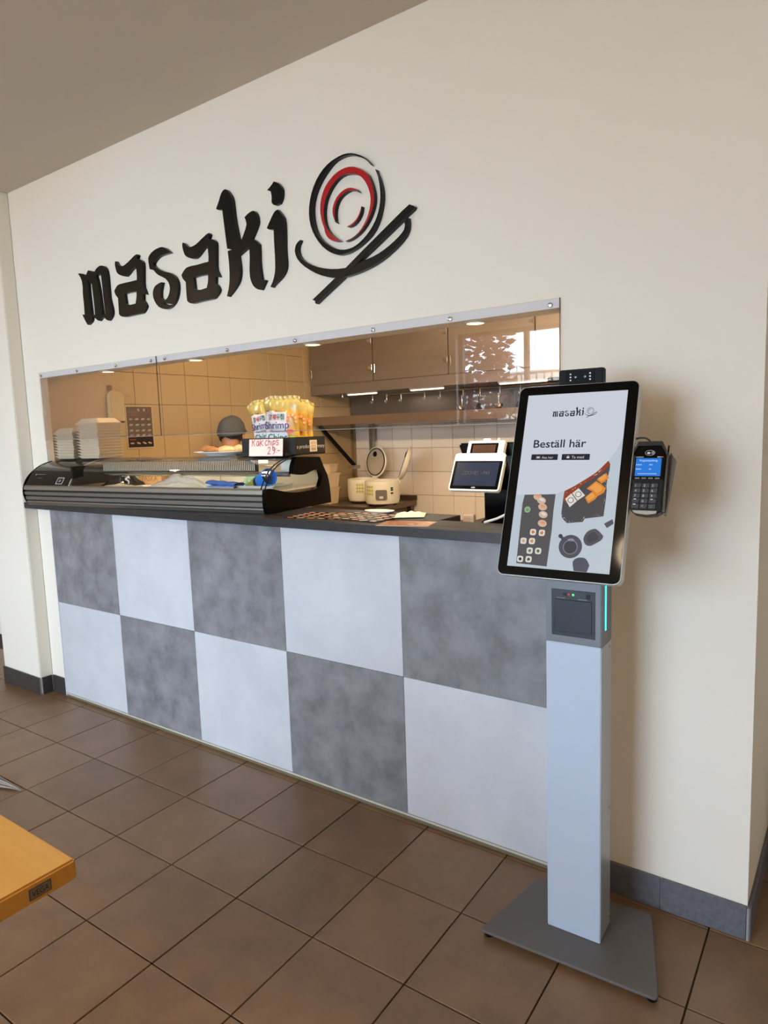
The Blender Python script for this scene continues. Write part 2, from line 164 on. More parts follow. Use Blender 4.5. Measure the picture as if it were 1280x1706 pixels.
# ------------------------------------------------------------------ mesh helpers
class MB:
    def __init__(s): s.v, s.f, s.m = [], [], []
    def add(s, vs, fs, mi=0, M=None):
        n = len(s.v)
        s.v += [tuple(M @ Vector(v)) if M is not None else tuple(v) for v in vs]
        s.f += [tuple(n + i for i in f) for f in fs]; s.m += [mi] * len(fs)
        return s
    def box(s, x0, x1, y0, y1, z0, z1, mi=0, M=None):
        vs = [(x, y, z) for x in (x0, x1) for y in (y0, y1) for z in (z0, z1)]
        return s.add(vs, [(0, 1, 3, 2), (4, 6, 7, 5), (0, 4, 5, 1), (2, 3, 7, 6), (0, 2, 6, 4), (1, 5, 7, 3)], mi, M)
    def prism(s, poly, axis, a, b, mi=0, M=None):
        """poly in the plane across axis: axis 'x' -> (y,z), 'y' -> (x,z), 'z' -> (x,y)"""
        def P(p, t): return {'x': (t, p[0], p[1]), 'y': (p[0], t, p[1]), 'z': (p[0], p[1], t)}[axis]
        n = len(poly)
        vs = [P(p, a) for p in poly] + [P(p, b) for p in poly]
        fs = [tuple(range(n))[::-1], tuple(range(n, 2 * n))] + [(i, (i + 1) % n, n + (i + 1) % n, n + i) for i in range(n)]
        return s.add(vs, fs, mi, M)
    def tube(s, path, r, seg=8, mi=0, closed=False, M=None):
        path = [Vector(p) for p in path]; n = len(path); vs = []; fs = []
        up = None
        for i, p in enumerate(path):
            if closed: t = (path[(i + 1) % n] - path[i - 1])
            else: t = path[min(i + 1, n - 1)] - path[max(i - 1, 0)]
            t.normalize()
            if up is None: up = t.orthogonal().normalized()
            a = (up - t * up.dot(t)); a = a.normalized() if a.length > 1e-6 else t.orthogonal().normalized()
            b = t.cross(a); up = a
            rr = r[i] if isinstance(r, (list, tuple)) else r
            vs += [p + (a * math.cos(2 * PI * k / seg) + b * math.sin(2 * PI * k / seg)) * rr for k in range(seg)]
        m = n if closed else n - 1
        for i in range(m):
            for k in range(seg):
                j = (i + 1) % n
                fs.append((i * seg + k, i * seg + (k + 1) % seg, j * seg + (k + 1) % seg, j * seg + k))
        if not closed: fs += [tuple(range(seg))[::-1], tuple((n - 1) * seg + k for k in range(seg))]
        return s.add(vs, fs, mi, M)
    def lathe(s, prof, seg=32, mi=0, M=None, sx=1.0, sy=1.0):
        vs = []; fs = []; n = len(prof)
        for r, z in prof: vs += [(r * sx * math.cos(2 * PI * k / seg), r * sy * math.sin(2 * PI * k / seg), z) for k in range(seg)]
        for i in range(n - 1):
            for k in range(seg): fs.append((i * seg + k, i * seg + (k + 1) % seg, (i + 1) * seg + (k + 1) % seg, (i + 1) * seg + k))
        if prof[0][0] > 1e-6: fs.append(tuple(range(seg))[::-1])
        if prof[-1][0] > 1e-6: fs.append(tuple((n - 1) * seg + k for k in range(seg)))
        return s.add(vs, fs, mi, M)
    def grid(s, fn, nu, nv, mi=None, wrap=False, M=None):
        vs = [fn(i / nu, j / nv) for j in range(nv + 1) for i in range(nu + 1)]
        n = len(s.v)
        s.v += [tuple(M @ Vector(v)) if M is not None else tuple(v) for v in vs]
        for j in range(nv):
            for i in range(nu):
                a = j * (nu + 1) + i
                s.f.append((n + a, n + a + 1, n + a + nu + 2, n + a + nu + 1))
                s.m.append(mi((i + .5) / nu, (j + .5) / nv) if callable(mi) else (mi or 0))
        return s
    def mesh(s, name, mats, bevel=0.0, segs=2, smooth=35, merge=True):
        me = bpy.data.meshes.new(name)
        me.from_pydata(s.v, [], s.f)
        mats = mats if isinstance(mats, (list, tuple)) else [mats]
        for m in mats: me.materials.append(m)
        for p, mi in zip(me.polygons, s.m): p.material_index = mi
        bm = bmesh.new(); bm.from_mesh(me)
        if merge: bmesh.ops.remove_doubles(bm, verts=bm.verts, dist=1e-5)
        bmesh.ops.recalc_face_normals(bm, faces=bm.faces)
        if bevel:
            es = [e for e in bm.edges if len(e.link_faces) == 2 and e.calc_face_angle(0) > 0.6]
            bmesh.ops.bevel(bm, geom=es, offset=bevel, segments=segs, affect='EDGES', clamp_overlap=True)
        bm.to_mesh(me); bm.free()
        if smooth:
            for p in me.polygons: p.use_smooth = True
            me.set_sharp_from_angle(angle=math.radians(smooth))
        return me
    def build(s, name, mats, parent=None, bevel=0.0, segs=2, smooth=35, merge=True):
        return link(name, s.mesh(name, mats, bevel, segs, smooth, merge), parent)

def link(name, me, parent=None, label=None):
    o = bpy.data.objects.new(name, me); COL.objects.link(o)
    if parent is not None: o.parent = parent
    if label: o['label'] = label
    return o
def tag(o, label, cat, group=None):
    o['label'] = label; o['category'] = cat
    if group: o['group'] = group
    return o
def thing(name, label, cat, loc=(0, 0, 0), rot=(0, 0, 0), group=None):
    o = bpy.data.objects.new(name, None); COL.objects.link(o); o.empty_display_size = .05
    o.location = loc; o.rotation_euler = rot
    return tag(o, label, cat, group)
def struct(o): o['kind'] = 'structure'; return o
def dup(o, loc=None, rot=None, label=None, parent=None):
    c = o.copy(); COL.objects.link(c)
    if parent is not None: c.parent = parent
    if loc is not None: c.location = loc
    if rot is not None: c.rotation_euler = rot
    if label: c['label'] = label
    for ch in list(o.children): dup(ch, parent=c)
    return c

def earclip_ok(poly): return poly
def tess(polys):
    """triangulate an outline with holes -> (verts2d, tris)"""
    from mathutils.geometry import tessellate_polygon
    vs = [Vector((p[0], p[1], 0)) for P in polys for p in P]
    tr = tessellate_polygon([[Vector((p[0], p[1], 0)) for p in P] for P in polys])
    return vs, tr
def extrude_outline(mb, polys, y0, y1, mi_front=0, mi_side=0, F=None):
    """outline (x,z) with holes, from y0 (front) to y1 (back)"""
    vs, tr = tess(polys); n = len(vs)
    V = [(v.x, y0, v.y) for v in vs] + [(v.x, y1, v.y) for v in vs]
    mb.add(V, [tuple(t) for t in tr], mi_front, F)
    b = len(mb.v) - 2 * n
    fs = [tuple(n + i for i in t)[::-1] for t in tr]
    mb.f += [tuple(b + i for i in f) for f in fs]; mb.m += [mi_side] * len(fs)
    k = 0
    for P in polys:
        m = len(P)
        for i in range(m):
            a, c = k + i, k + (i + 1) % m
            mb.f.append((b + a, b + c, b + n + c, b + n + a)); mb.m.append(mi_side)
        k += m
    return mb
def smooth_outline(P, it=1):
    """Chaikin corner cutting that leaves sharp corners sharp"""
    for _ in range(it):
        Q = []; n = len(P)
        for i in range(n):
            a, b, c = Vector(P[i - 1]), Vector(P[i]), Vector(P[(i + 1) % n])
            d1, d2 = (b - a), (c - b)
            ang = d1.angle(d2, 0) if d1.length > 1e-9 and d2.length > 1e-9 else 0
            if ang > 0.75: Q.append(tuple(b))
            else: Q += [tuple(b + (a - b) * .25), tuple(b + (c - b) * .25)]
        P = Q
    return P

TXT = {}
def text_geo(body, size=1.0, bold=0.0):
    """flat lettering as (verts2d, faces), origin at its baseline left"""
    if (body, 1) not in TXT:
        c = bpy.data.curves.new('lettering', 'FONT'); c.body = body; c.size = 1; c.resolution_u = 3; c.offset = .012 if body in ('Beställ här', 'Shrimp', 'Chips', '알새우칩', '새', '칩') else 0
        o = bpy.data.objects.new('lettering', c)
        me = bpy.data.meshes.new_from_object(o)
        TXT[(body, 1)] = ([(v.co.x, v.co.y) for v in me.vertices], [tuple(p.vertices) for p in me.polygons])
        bpy.data.objects.remove(o); bpy.data.curves.remove(c); bpy.data.meshes.remove(me)
    v, f = TXT[(body, 1)]
    return [(x * size, y * size) for x, y in v], f
def put_text(mb, body, x, z, y, width=None, height=None, mi=0, F=None, shear=0.0, rot=0.0, warp=None, align='L'):
    """lettering in the xz plane at depth y (facing -y)"""
    vs, fs = text_geo(body)
    if not vs: return
    x0 = min(v[0] for v in vs); x1 = max(v[0] for v in vs); z1 = max(v[1] for v in vs)
    sx = width / (x1 - x0) if width else (height / z1)
    sz = height / z1 if height else sx
    c, s_ = math.cos(rot), math.sin(rot)
    if align == 'C': x = x - (x1 - x0) * sx / 2
    out = []
    for a, b in vs:
        px_, pz = (a - x0) * sx + shear * b * sz, b * sz
        X, Z = x + px_ * c - pz * s_, z + px_ * s_ + pz * c
        out.append(warp(X, Z) if warp else (X, y, Z))
    mb.add(out, fs, mi, F)
def flat(mb, poly, y, mi=0, F=None):
    vs, tr = tess([poly]); mb.add([(v.x, y, v.y) for v in vs], [tuple(t) for t in tr], mi, F)
def disc(x, z, r, n=20, rz=None, rot=0): 
    rz = rz or r
    return [(x + r * math.cos(2 * PI * k / n) * math.cos(rot) - rz * math.sin(2 * PI * k / n) * math.sin(rot), z + r * math.cos(2 * PI * k / n) * math.sin(rot) + rz * math.sin(2 * PI * k / n) * math.cos(rot)) for k in range(n)]
def rrect(x0, x1, z0, z1, r, n=5):
    P = []
    for cx, cz, a in ((x1 - r, z1 - r, 0), (x0 + r, z1 - r, PI / 2), (x0 + r, z0 + r, PI), (x1 - r, z0 + r, 1.5 * PI)):
        P += [(cx + r * math.cos(a + PI / 2 * k / n), cz + r * math.sin(a + PI / 2 * k / n)) for k in range(n + 1)]
    return P
def stroke(mb, pts, wd, y, mi=0, F=None):
    """hand-drawn line of width wd in the xz plane"""
    for (a, b), (c, d) in zip(pts, pts[1:]):
        v = Vector((c - a, d - b)); 
        if v.length < 1e-6: continue
        v.normalize(); nx, nz = -v.y * wd / 2, v.x * wd / 2
        e = v * wd * .3
        mb.add([(a + nx - e.x, y, b + nz - e.y), (a - nx - e.x, y, b - nz - e.y), (c - nx + e.x, y, d - nz + e.y), (c + nx + e.x, y, d + nz + e.y)], [(0, 1, 2, 3)], mi, F)

# ================================================================== SETTING
WY = 0.012            # front face of the wall; cladding panels fill 0..WY
KX0, KX1, KY = 0.045, 3.6, 2.83   # kitchen: left wall face, right wall face, back wall face
OPX0, OPX1, OPZ1 = 0.0, 3.062, 1.872
CEIL = 2.91
THK = 0.385           # depth of the wall's reveal
ROOM_X0, ROOM_X1 = -4.2, 6.4

# floor: grout bed plus single tiles
fl = struct(MB().box(ROOM_X0, ROOM_X1, BACK - .1, 3.1, -0.06, -0.006).build('floor', grout_m, smooth=0))
T = 0.33
ta = 0.0124313
tme = MB().prism([(-T / 2 + .0022, -T / 2 + .0022), (T / 2 - .0022, -T / 2 + .0022), (T / 2 - .0022, T / 2 - .0022), (-T / 2 + .0022, T / 2 - .0022)], 'z', -0.008, 0.0).mesh('floor_tile', tile_m, bevel=0.0012, segs=1, smooth=0)
far = MB(); first = None
for i in range(-13, 20):
    for j in range(-2, 17):
        gx, gy = (i + .5) * T, -(j - .5) * T + T * 0
        wx = -0.1056 + gx * math.cos(ta) - gy * math.sin(ta)
        wy = -0.0539 + gx * math.sin(ta) + gy * math.cos(ta)
        if not (ROOM_X0 < wx < ROOM_X1 and BACK < wy): continue
        if wy > 0.62 or (wy > .3 and wx < 3.5): continue
        if -2.3 < wx < 4.75 and wy > -2.55:
            o = link('floor_tile', tme, fl); o.location = (wx, wy, random.uniform(-.0006, .0004)); o.rotation_euler = (0, 0, ta)
        else:
            M = Matrix.Translation((wx, wy, 0)) @ Matrix.Rotation(ta, 4, 'Z')
            far.box(-T / 2 + .002, T / 2 - .002, -T / 2 + .002, T / 2 - .002, -.008, 0, 0, M)
o = far.build('far_floor_tiles', tile_m, fl, smooth=0); o['kind'] = 'stuff'

struct(MB().box(ROOM_X0, ROOM_X1, BACK - .1, 0.65, CEIL, CEIL + .1).build('ceiling', ceiling_paint, smooth=0))

# wall with the serving hatch
wf = MB()
wf.box(-0.60, OPX0, WY, WY + THK, 0, CEIL)
wf.box(OPX0, OPX1, WY, WY + .095, OPZ1, CEIL)
wf.box(OPX1, 3.622, WY, WY + THK, 0, CEIL)
wf.box(OPX0, OPX1, WY, 0.12, 0, 1.132); wf.box(OPX0, 2.40, .12, .30, 0, 1.132)
struct(wf.build('wall_front', wall_paint, smooth=0))
struct(MB().box(-0.60, -0.163, -0.066, WY, 0, CEIL).build('wall_pillar', wall_paint, bevel=0.004, segs=2))
struct(MB().box(ROOM_X0, -0.60, 0.45, 0.55, 0, CEIL).build('wall_recess_left', wall_paint, smooth=0))
struct(MB().box(3.522, 3.622, WY + THK, 0.60, 0, CEIL).build('wall_return', wall_paint, smooth=0))
struct(MB().box(3.522, ROOM_X1, 0.50, 0.60, 0, CEIL).build('wall_recess_right', wall_paint, smooth=0))
struct(MB().box(ROOM_X0 - .1, ROOM_X0, BACK - .1, .65, 0, CEIL).build('wall_left', wall_paint, smooth=0))
struct(MB().box(ROOM_X1, ROOM_X1 + .1, BACK - .1, .65, 0, CEIL).build('wall_right', wall_paint, smooth=0))
wb = MB(); wb.box(ROOM_X0, ROOM_X1, BACK - .2, BACK, 0, WZ0); wb.box(ROOM_X0, ROOM_X1, BACK - .2, BACK, WZ1, CEIL)
xs = [ROOM_X0] + [v for ab in WINDOWS for v in ab] + [ROOM_X1]
for k in range(0, len(xs), 2): wb.box(xs[k], xs[k + 1], BACK - .2, BACK, WZ0, WZ1)
struct(wb.build('wall_back', wall_paint, smooth=0))
frame_m = mat('window_frame', (70, 62, 56), 0.5)
for k, (a, b) in enumerate(WINDOWS):
    m = MB()
    for x in (a, b - .05, (a + b) / 2 - .025): m.box(x, x + .05, BACK - .14, BACK - .08, WZ0, WZ1)
    for z in (WZ0, WZ1 - .05, 1.95): m.box(a, b, BACK - .135, BACK - .085, z, z + .05)
    wn = struct(m.build('window_%d' % (k + 1), frame_m, smooth=0))
    MB().box(a + .01, b - .01, BACK - .114, BACK - .108, WZ0 + .01, WZ1 - .01).build('pane', window_glass, wn, smooth=0)
pv = MB(); pv.box(-14, 16, -22, BACK - .2, -.2, -.06)
struct(pv.build('pavement', mat('pavement', (150, 146, 140), 0.9), smooth=0))

# skirting tiles
skirt_shaded = random_tint(mat('skirting_tile_dark', (66, 61, 60), 0.45, var=(52, 48, 47), scale=60, bump=0.1, bscale=200), 0.06)  # same tile as the right skirting, darkened for the weaker light here
def skirting(name, x0, x1, joints, y, axis='x', tile=None):
    r = bpy.data.objects.new(name, None); COL.objects.link(r); struct(r)
    g = MB()
    if axis == 'x': g.box(x0, x1, y - .006, y, 0, .102)
    else: g.box(y, y + .006, x0, x1, 0, .102)
    g.build('grout_bed', mat('skirting_grout', (150, 146, 142), .9), r, smooth=0)
    e = [x0] + joints + [x1]
    for a, b in zip(e, e[1:]):
        m = MB()
        if axis == 'x': m.box(a + .0015, b - .0015, y - .011, y - .001, 0, .104)
        else: m.box(y + .001, y + .011, a + .0015, b - .0015, 0, .104)
        m.build('skirting_tile', tile or skirt_m, r, bevel=.001, segs=1)
    return r
skirting('baseboard_right', 3.064, 3.622, [3.383], WY)
skirting('baseboard_return', 0.0, 0.49, [.17], 3.622, 'y')
skirting('baseboard_pillar', -0.60, -0.163, [-.545, -.19], -.066, 'x', skirt_shaded)
skirting('baseboard_pillar_side', -0.062, WY - .011, [], -.163, 'y', skirt_shaded)
skirting('baseboard_left', -0.15, -0.002, [], WY, 'x', skirt_shaded)
skirting('baseboard_recess_right', 3.64, 6.3, [3.97, 4.3, 4.63, 4.96, 5.29, 5.62, 5.95], .50)

# kitchen shell
ks = MB(); ks.box(KX0 - .12, KX0 - .008, WY + THK, KY + .12, 0, 2.6)
struct(ks.build('wall_kitchen_left', kgrout, smooth=0)); kl = bpy.data.objects['wall_kitchen_left']
kb = struct(MB().box(KX0 - .008, KX1, KY + .008, KY + .12, 0, 2.6).build('wall_kitchen_back', kgrout, smooth=0))
struct(MB().box(KX1, KX1 + .1, .61, KY + .12, 0, 2.6).build('wall_kitchen_right', wall_paint, smooth=0))
struct(MB().box(KX0 - .12, KX1 + .1, .61, KY + .12, 2.6, 2.7).build('ceiling_kitchen', ceiling_paint, smooth=0))
struct(MB().box(KX0 - .12, 3.522, WY + .095, .61, 2.6, 2.7).build('ceiling_kitchen_front', ceiling_paint, smooth=0))
# painted jamb of the hatch
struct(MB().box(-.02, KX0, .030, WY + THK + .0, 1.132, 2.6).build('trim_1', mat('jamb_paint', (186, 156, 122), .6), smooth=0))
tb = MB().box(-.0985, .0985, -.006, .002, -.0985, .0985).mesh('wall_tile', wtile, bevel=.0015, segs=1, smooth=0)
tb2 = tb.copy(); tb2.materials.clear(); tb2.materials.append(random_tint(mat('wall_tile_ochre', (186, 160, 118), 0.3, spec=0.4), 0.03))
for r_ in range(-3, 6):
    for c in range(0, 17):
        x = .067 + .1 + c * .2; 
        if x > 2.9: continue
        o = link('wall_tile', tb, kb); o.location = (x, KY + .006, 1.457 + r_ * .2)
    for c in range(0, 13):
        y = .49 + c * .2
        if y > 2.78 or r_ < -2: continue
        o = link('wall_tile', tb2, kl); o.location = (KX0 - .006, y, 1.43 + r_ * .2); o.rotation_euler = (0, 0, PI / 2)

# ================================================================== COUNTER
ct = thing('counter_front', 'chequered counter front of grey and white concrete-look panels', 'counter', (0, 0, 0))
PW = .61005
for k in range(5):
    for r_, (z0, z1) in enumerate(((0.0246, .5781), (.5781, 1.1325))):
        dark = (k + r_) % 2 == 1
        m = MB().box(k * PW + .0006, (k + 1) * PW - .0006, 0, WY - .0005, z0 + .0006, z1 - .0006)
        o = m.build('panel', panel_dark if dark else panel_light, ct, bevel=.0008, segs=1, smooth=0)
        o['label'] = 'mottled dark grey panel' if dark else 'pale grey-white panel'
MB().box(0, 5 * PW, -.003, WY - .0005, .016, .024).build('bottom_strip', mat('pvc_strip', (196, 190, 176), .5), ct, smooth=0)
MB().box(0, 5 * PW, .001, WY - .0005, .0005, .016).build('kick_strip', mat('kick_strip', (112, 102, 78), .6), ct, smooth=0)
MB().box(-.006, 0, -.002, WY - .0005, .004, 1.132).build('corner_strip', mat('corner_strip', (214, 216, 222), .45), ct, smooth=0)

wt = MB().box(-.160, 3.060, -.066, .012, 1.1335, 1.168)
wt.box(.004, 2.530, .0125, .31, 1.1335, 1.168); wt.box(2.5305, 3.058, .0125, .145, 1.1335, 1.168)
tag(wt.build('worktop', worktop_m, bevel=.0015, segs=2, merge=False), 'dark grey worktop slab running along the serving hatch', 'worktop')

# ================================================================== ACRYLIC SCREENS
def screen(x0, x1, screws, label):
    t = thing('acrylic_screen', label, 'screen', (0, 0, 0), group='clear screens over the hatch')
    del t['group']
    MB().box(x0, x1, .0042, .0082, 1.526, 1.902).build('pane', sheet_m, t, smooth=0)
    MB().box(x0, x1, .0095, WY - .0003, OPZ1 + .0005, 1.900).build('backing_strip', white_paint, t, smooth=0)
    MB().box(x0 + .001, x1 - .001, .0043, .0081, 1.5235, 1.526).build('lower_edge', mat('acrylic_edge_light', (150, 140, 124), .3), t, smooth=0)
    MB().box(x1 - .0002, x1 + .0016, .0043, .0081, 1.526, 1.902).build('side_edge', mat('acrylic_edge_dark', (64, 54, 40), .4), t, smooth=0)
    for x in screws:
        m = MB(); M = Matrix.Translation((x, .0042, 1.8835)) @ Matrix.Rotation(PI / 2, 4, 'X')
        m.lathe([(0.0001, -.0078), (.0042, -.0078), (.0042, 0), (.0075, 0), (.0068, .0018), (.003, .0028), (.0001, .0028)], 14, 0, M)
        m.build('screw', chrome, t)
screen(.004, 1.066, [.025, .39, .741, 1.026], 'clear acrylic screen above the left end of the display case')
screen(1.070, 3.060, [1.132, 1.562, 1.96, 2.348, 2.673, 3.03], 'long clear acrylic screen above the chips and payment terminal')

# ================================================================== WALL SIGN
sg = thing('wall_sign', 'black raised lettering and red swirl emblem on the cream wall', 'sign', (0, WY, 0))
def outline_part(name, key, th, mats=(sign_black,), side=0, label=None, it=1):
    m = MB(); polys = [smooth_outline([tuple(p) for p in P], it) for P in DATA['sign'][key]]
    extrude_outline(m, polys, -th, -.0005, 0, side)
    o = m.build(name, list(mats), sg, smooth=30, merge=False)
    if label: o['label'] = label
    return o
for key in ('m', 'a1', 's', 'a2', 'k'):
    outline_part('letter', key, .016, label='letter ' + key[0])
io = outline_part('letter', 'i', .016, label='letter i'); d_ = outline_part('dot', 'idot', .016); d_.parent = io
outline_part('ring', 'ring', .020)
outline_part('ring', 'red', .020, (sign_red, sign_black), 1, 'red inner ring with black edges')
outline_part('arc', 'arc', .020, (sign_red, sign_black), 1)
outline_part('arc', 'arc2', .020, (sign_red, sign_black), 1)
outline_part('chopstick', 'stick', .020, it=0)
outline_part('bowl_stroke', 'bowl', .0185)

# ================================================================== DOWNLIGHTS IN THE HATCH SOFFIT
warm_glow = emi('warm_lamp_glow', (255, 214, 150), 6.0)
for k, x in enumerate((.585, 1.285, 2.005, 2.74)):
    t = thing('downlight', ('first', 'second', 'third', 'fourth')[k] + ' recessed warm downlight from the left under the hatch lintel', 'lamp', (x, .062, OPZ1))
    MB().lathe([(.030, .0), (.038, -.0005), (.040, -.004), (.030, -.006), (.030, 0)], 24).build('rim', white_plastic, t)
    MB().lathe([(.0001, -.0072), (.02, -.007), (.030, -.004), (.030, -.0005), (.0001, -.0005)], 24).build('lens', warm_glow, t)
    l = bpy.data.lights.new('downlight_lamp', 'SPOT'); l.energy = SPOT_W; l.color = (1, .78, .52); l.spot_size = 2.4; l.spot_blend = .8; l.shadow_soft_size = .035
    lo = bpy.data.objects.new('downlight_lamp', l); COL.objects.link(lo); lo.parent = t; lo.location = (0, 0, -.012); lo.rotation_euler = (math.radians(38), 0, 0)
# kitchen ceiling lamps, then added dining-room fill globes (out of the frame)
def ceiling_panel(x, y, z, sx, sy, W, col, label):
    t = thing('ceiling_lamp', label, 'lamp', (x, y, z))
    MB().box(-sx / 2, sx / 2, -sy / 2, sy / 2, -.03, 0).build('housing', white_plastic, t, bevel=.004)
    MB().box(-sx / 2 + .02, sx / 2 - .02, -sy / 2 + .02, sy / 2 - .02, -.034, -.03).build('diffuser', emi('diffuser_' + str(round(W)), tuple(int(255 * c) for c in col), 2.0), t, smooth=0)
    l = bpy.data.lights.new('ceiling_lamp_light', 'AREA'); l.shape = 'RECTANGLE'; l.size = sx - .04; l.size_y = sy - .04; l.energy = W; l.color = col
    lo = bpy.data.objects.new('ceiling_lamp_light', l); COL.objects.link(lo); lo.parent = t; lo.location = (0, 0, -.036)
ceiling_panel(.95, .95, 2.6, 1.2, .3, KITCHEN_W, (1.0, .76, .48), 'long warm ceiling lamp over the middle of the kitchen')
ceiling_panel(2.6, 1.0, 2.6, 1.2, .3, KITCHEN_W * .8, (1.0, .76, .48), 'long warm ceiling lamp over the right end of the kitchen')

for k, (x, y) in enumerate(((-2.4, -3.0), (0.2, -3.0), (2.8, -3.0), (5.2, -3.0), (-1.0, -2.5), (4.2, -4.3))):  # added globes out of view, warm fill light for the dining room
    t = thing('pendant_lamp', ['warm globe lamp near the far left of the dining room ceiling', 'warm globe lamp left of the viewer under the ceiling', 'warm globe lamp just behind the viewer under the ceiling', 'warm globe lamp near the right wall of the dining room', 'warm globe lamp near the left window', 'warm globe lamp near the right window'][k], 'lamp', (x, y, CEIL))
    MB().lathe([(.0001, 0), (.05, 0), (.05, -.02), (.008, -.03), (.008, -.20), (.0001, -.20)], 20).build('ceiling_rose', white_plastic, t)
    MB().lathe([(.0001, -.20), (.05, -.205), (.095, -.24), (.11, -.30), (.095, -.36), (.05, -.395), (.0001, -.40)], 24).build('globe', emi('globe_glow', (255, 226, 186), 3.0), t)
    l = bpy.data.lights.new('pendant_light', 'POINT'); l.energy = ROOM_FILL_W; l.color = (1, .76, .50); l.shadow_soft_size = .13
    lo = bpy.data.objects.new('pendant_light', l); COL.objects.link(lo); lo.parent = t; lo.location = (0, 0, -.30)

t = thing('wall_lamp', 'long warm lamp fixed to the kitchen side of the hatch lintel', 'lamp', (2.25, .107, 2.10))  # added unseen lamp, brightens the back wall and rice cookers
MB().box(-.7, .7, .0005, .05, -.05, .05).build('housing', white_plastic, t, bevel=.004)
MB().box(-.68, .68, .05, .056, -.04, .04).build('diffuser', emi('wall_lamp_glow', (255, 214, 160), 2.0), t, smooth=0)
l = bpy.data.lights.new('wall_lamp_light', 'AREA'); l.shape = 'RECTANGLE'; l.size = 1.36; l.size_y = .08; l.energy = 56; l.color = (1, .80, .56)
lo = bpy.data.objects.new('wall_lamp_light', l); COL.objects.link(lo); lo.parent = t; lo.location = (0, .06, 0); lo.rotation_euler = (math.radians(78), 0, 0)

# ================================================================== KITCHEN FITTINGS
cabm = mat('cabinet_steel', (150, 136, 124), 0.38, 0.75, var=(134, 122, 112), scale=2, stretch=(1, 1, 6))
for k in range(4):
    x0, x1 = (.06, .70, 1.37, 2.03, 2.69)[k:k + 2]
    t = thing('wall_cabinet', ('leftmost', 'second', 'third', 'rightmost')[k] + ' steel wall cabinet with a flat hinged door above the prep shelf', 'cabinet', (x0, 2.26, 1.90))
    wd = x1 - x0
    MB().box(0, wd, .02, .56, 0, .66).build('carcass', cabm, t, smooth=0)
    d = MB().box(.004, wd - .004, 0, .018, .0, .64).build('door', cabm, t, bevel=.002)
    for z in (.10, .30, .56):
        MB().box(wd - .04, wd - .008, -.012, 0, z - .012, z + .012).lathe([(.0001, -.02), (.006, -.02), (.006, .02), (.0001, .02)], 10, 0, Matrix.Translation((wd - .006, -.008, z))).build('hinge', chrome, d, merge=False)
    h = MB(); h.tube([(.03, -.001, .06), (.03, -.02, .06), (.03, -.02, .12), (.03, -.001, .12)], .004); h.build('handle', chrome, d)
rail = thing('lamp_rail', 'steel hood under the wall cabinets carrying a backsplash and shelf', 'shelf', (0, 0, 0))
MB().box(.05, 2.75, 2.27, 2.82, 1.822, 1.898).build('hood', cabm, rail, smooth=0)
MB().box(.05, 2.75, 2.800, 2.815, 1.62, 1.822).build('backsplash', mat('backsplash_steel', (110, 104, 100), .28, .9), rail, smooth=0)
MB().box(.05, 2.75, 2.27, 2.80, 1.585, 1.622).prism([(2.262, 1.572), (2.27, 1.572), (2.27, 1.640), (2.262, 1.640)], 'x', .05, 2.6).build('shelf', mat('shelf_steel', (150, 128, 108), .3, .9), rail, smooth=0, merge=False)
hb = MB(); hb.tube([(.2, 2.5, 1.80), (2.5, 2.5, 1.80)], .005)
for x in (.2, 2.5): hb.tube([(x, 2.5, 1.80), (x, 2.5, 1.83)], .006)
hb.build('hanging_bar', chrome, rail)
for x in (.52, .66, .80, 1.02, 1.16, 1.36, 1.50, 1.66, 1.82):
    h = MB(); h.tube([(x, 2.5 + .009 * math.cos(a), 1.80 + .009 * math.sin(a)) for a in (0, .8, 1.6, 2.4, 3.1)] + [(x, 2.491, 1.76), (x, 2.488, 1.745), (x, 2.478, 1.735), (x, 2.468, 1.742), (x, 2.467, 1.755)], .0042, 6)
    h.build('hook', mat('hook_bright', (226, 222, 214), .25, .8), rail)
for k, x in enumerate((.42, 1.02, 1.75)):
    t = thing('strip_lamp', ('leftmost', 'middle', 'rightmost')[k] + ' white strip lamp under the steel wall cabinets', 'lamp', (x, 2.285, 1.822))
    ln = .30 if k < 2 else .36
    MB().box(0, ln, -.012, .012, -.012, 0).build('housing', alu, t, smooth=0)
    MB().box(.006, ln - .006, -.010, .010, -.022, -.012).build('tube', emi('strip_glow', (255, 244, 226), 3.0), t, bevel=.004)
    l = bpy.data.lights.new('strip_light', 'AREA'); l.shape = 'RECTANGLE'; l.size = ln; l.size_y = .02; l.energy = 1.6; l.color = (1, .9, .76)
    lo = bpy.data.objects.new('strip_light', l); COL.objects.link(lo); lo.parent = t; lo.location = (ln / 2, 0, -.024)
# utensils hanging at the right of the bar
for k, (x, kind) in enumerate(((1.36, 0), (1.50, 1), (1.66, 0), (1.82, 1))):
    t = thing('kitchen_utensil', ['steel ladle hanging left of the spatulas on the kitchen bar', 'black spatula hanging beside the first ladle on the bar', 'steel ladle hanging between two spatulas on the bar', 'black spatula hanging at the right end of the kitchen bar'][k], 'utensil', (x, 2.470, 1.738))
    m = MB(); m.tube([(0, 0, 0), (0, 0, -.055)], .004, 8); m.build('handle', black_satin if kind else chrome, t)
    m = MB()
    if kind: m.prism([(-.012, -.05), (.012, -.05), (.026, -.08), (.026, -.11), (-.026, -.11), (-.026, -.08)], 'y', -.0015, .0015)
    else: m.lathe([(.0001, -.098), (.018, -.093), (.03, -.078), (.035, -.06), (.033, -.06), (.026, -.078), (.016, -.09), (.0001, -.094)], 18)
    m.build('blade' if kind else 'bowl', black_satin if kind else chrome, t)

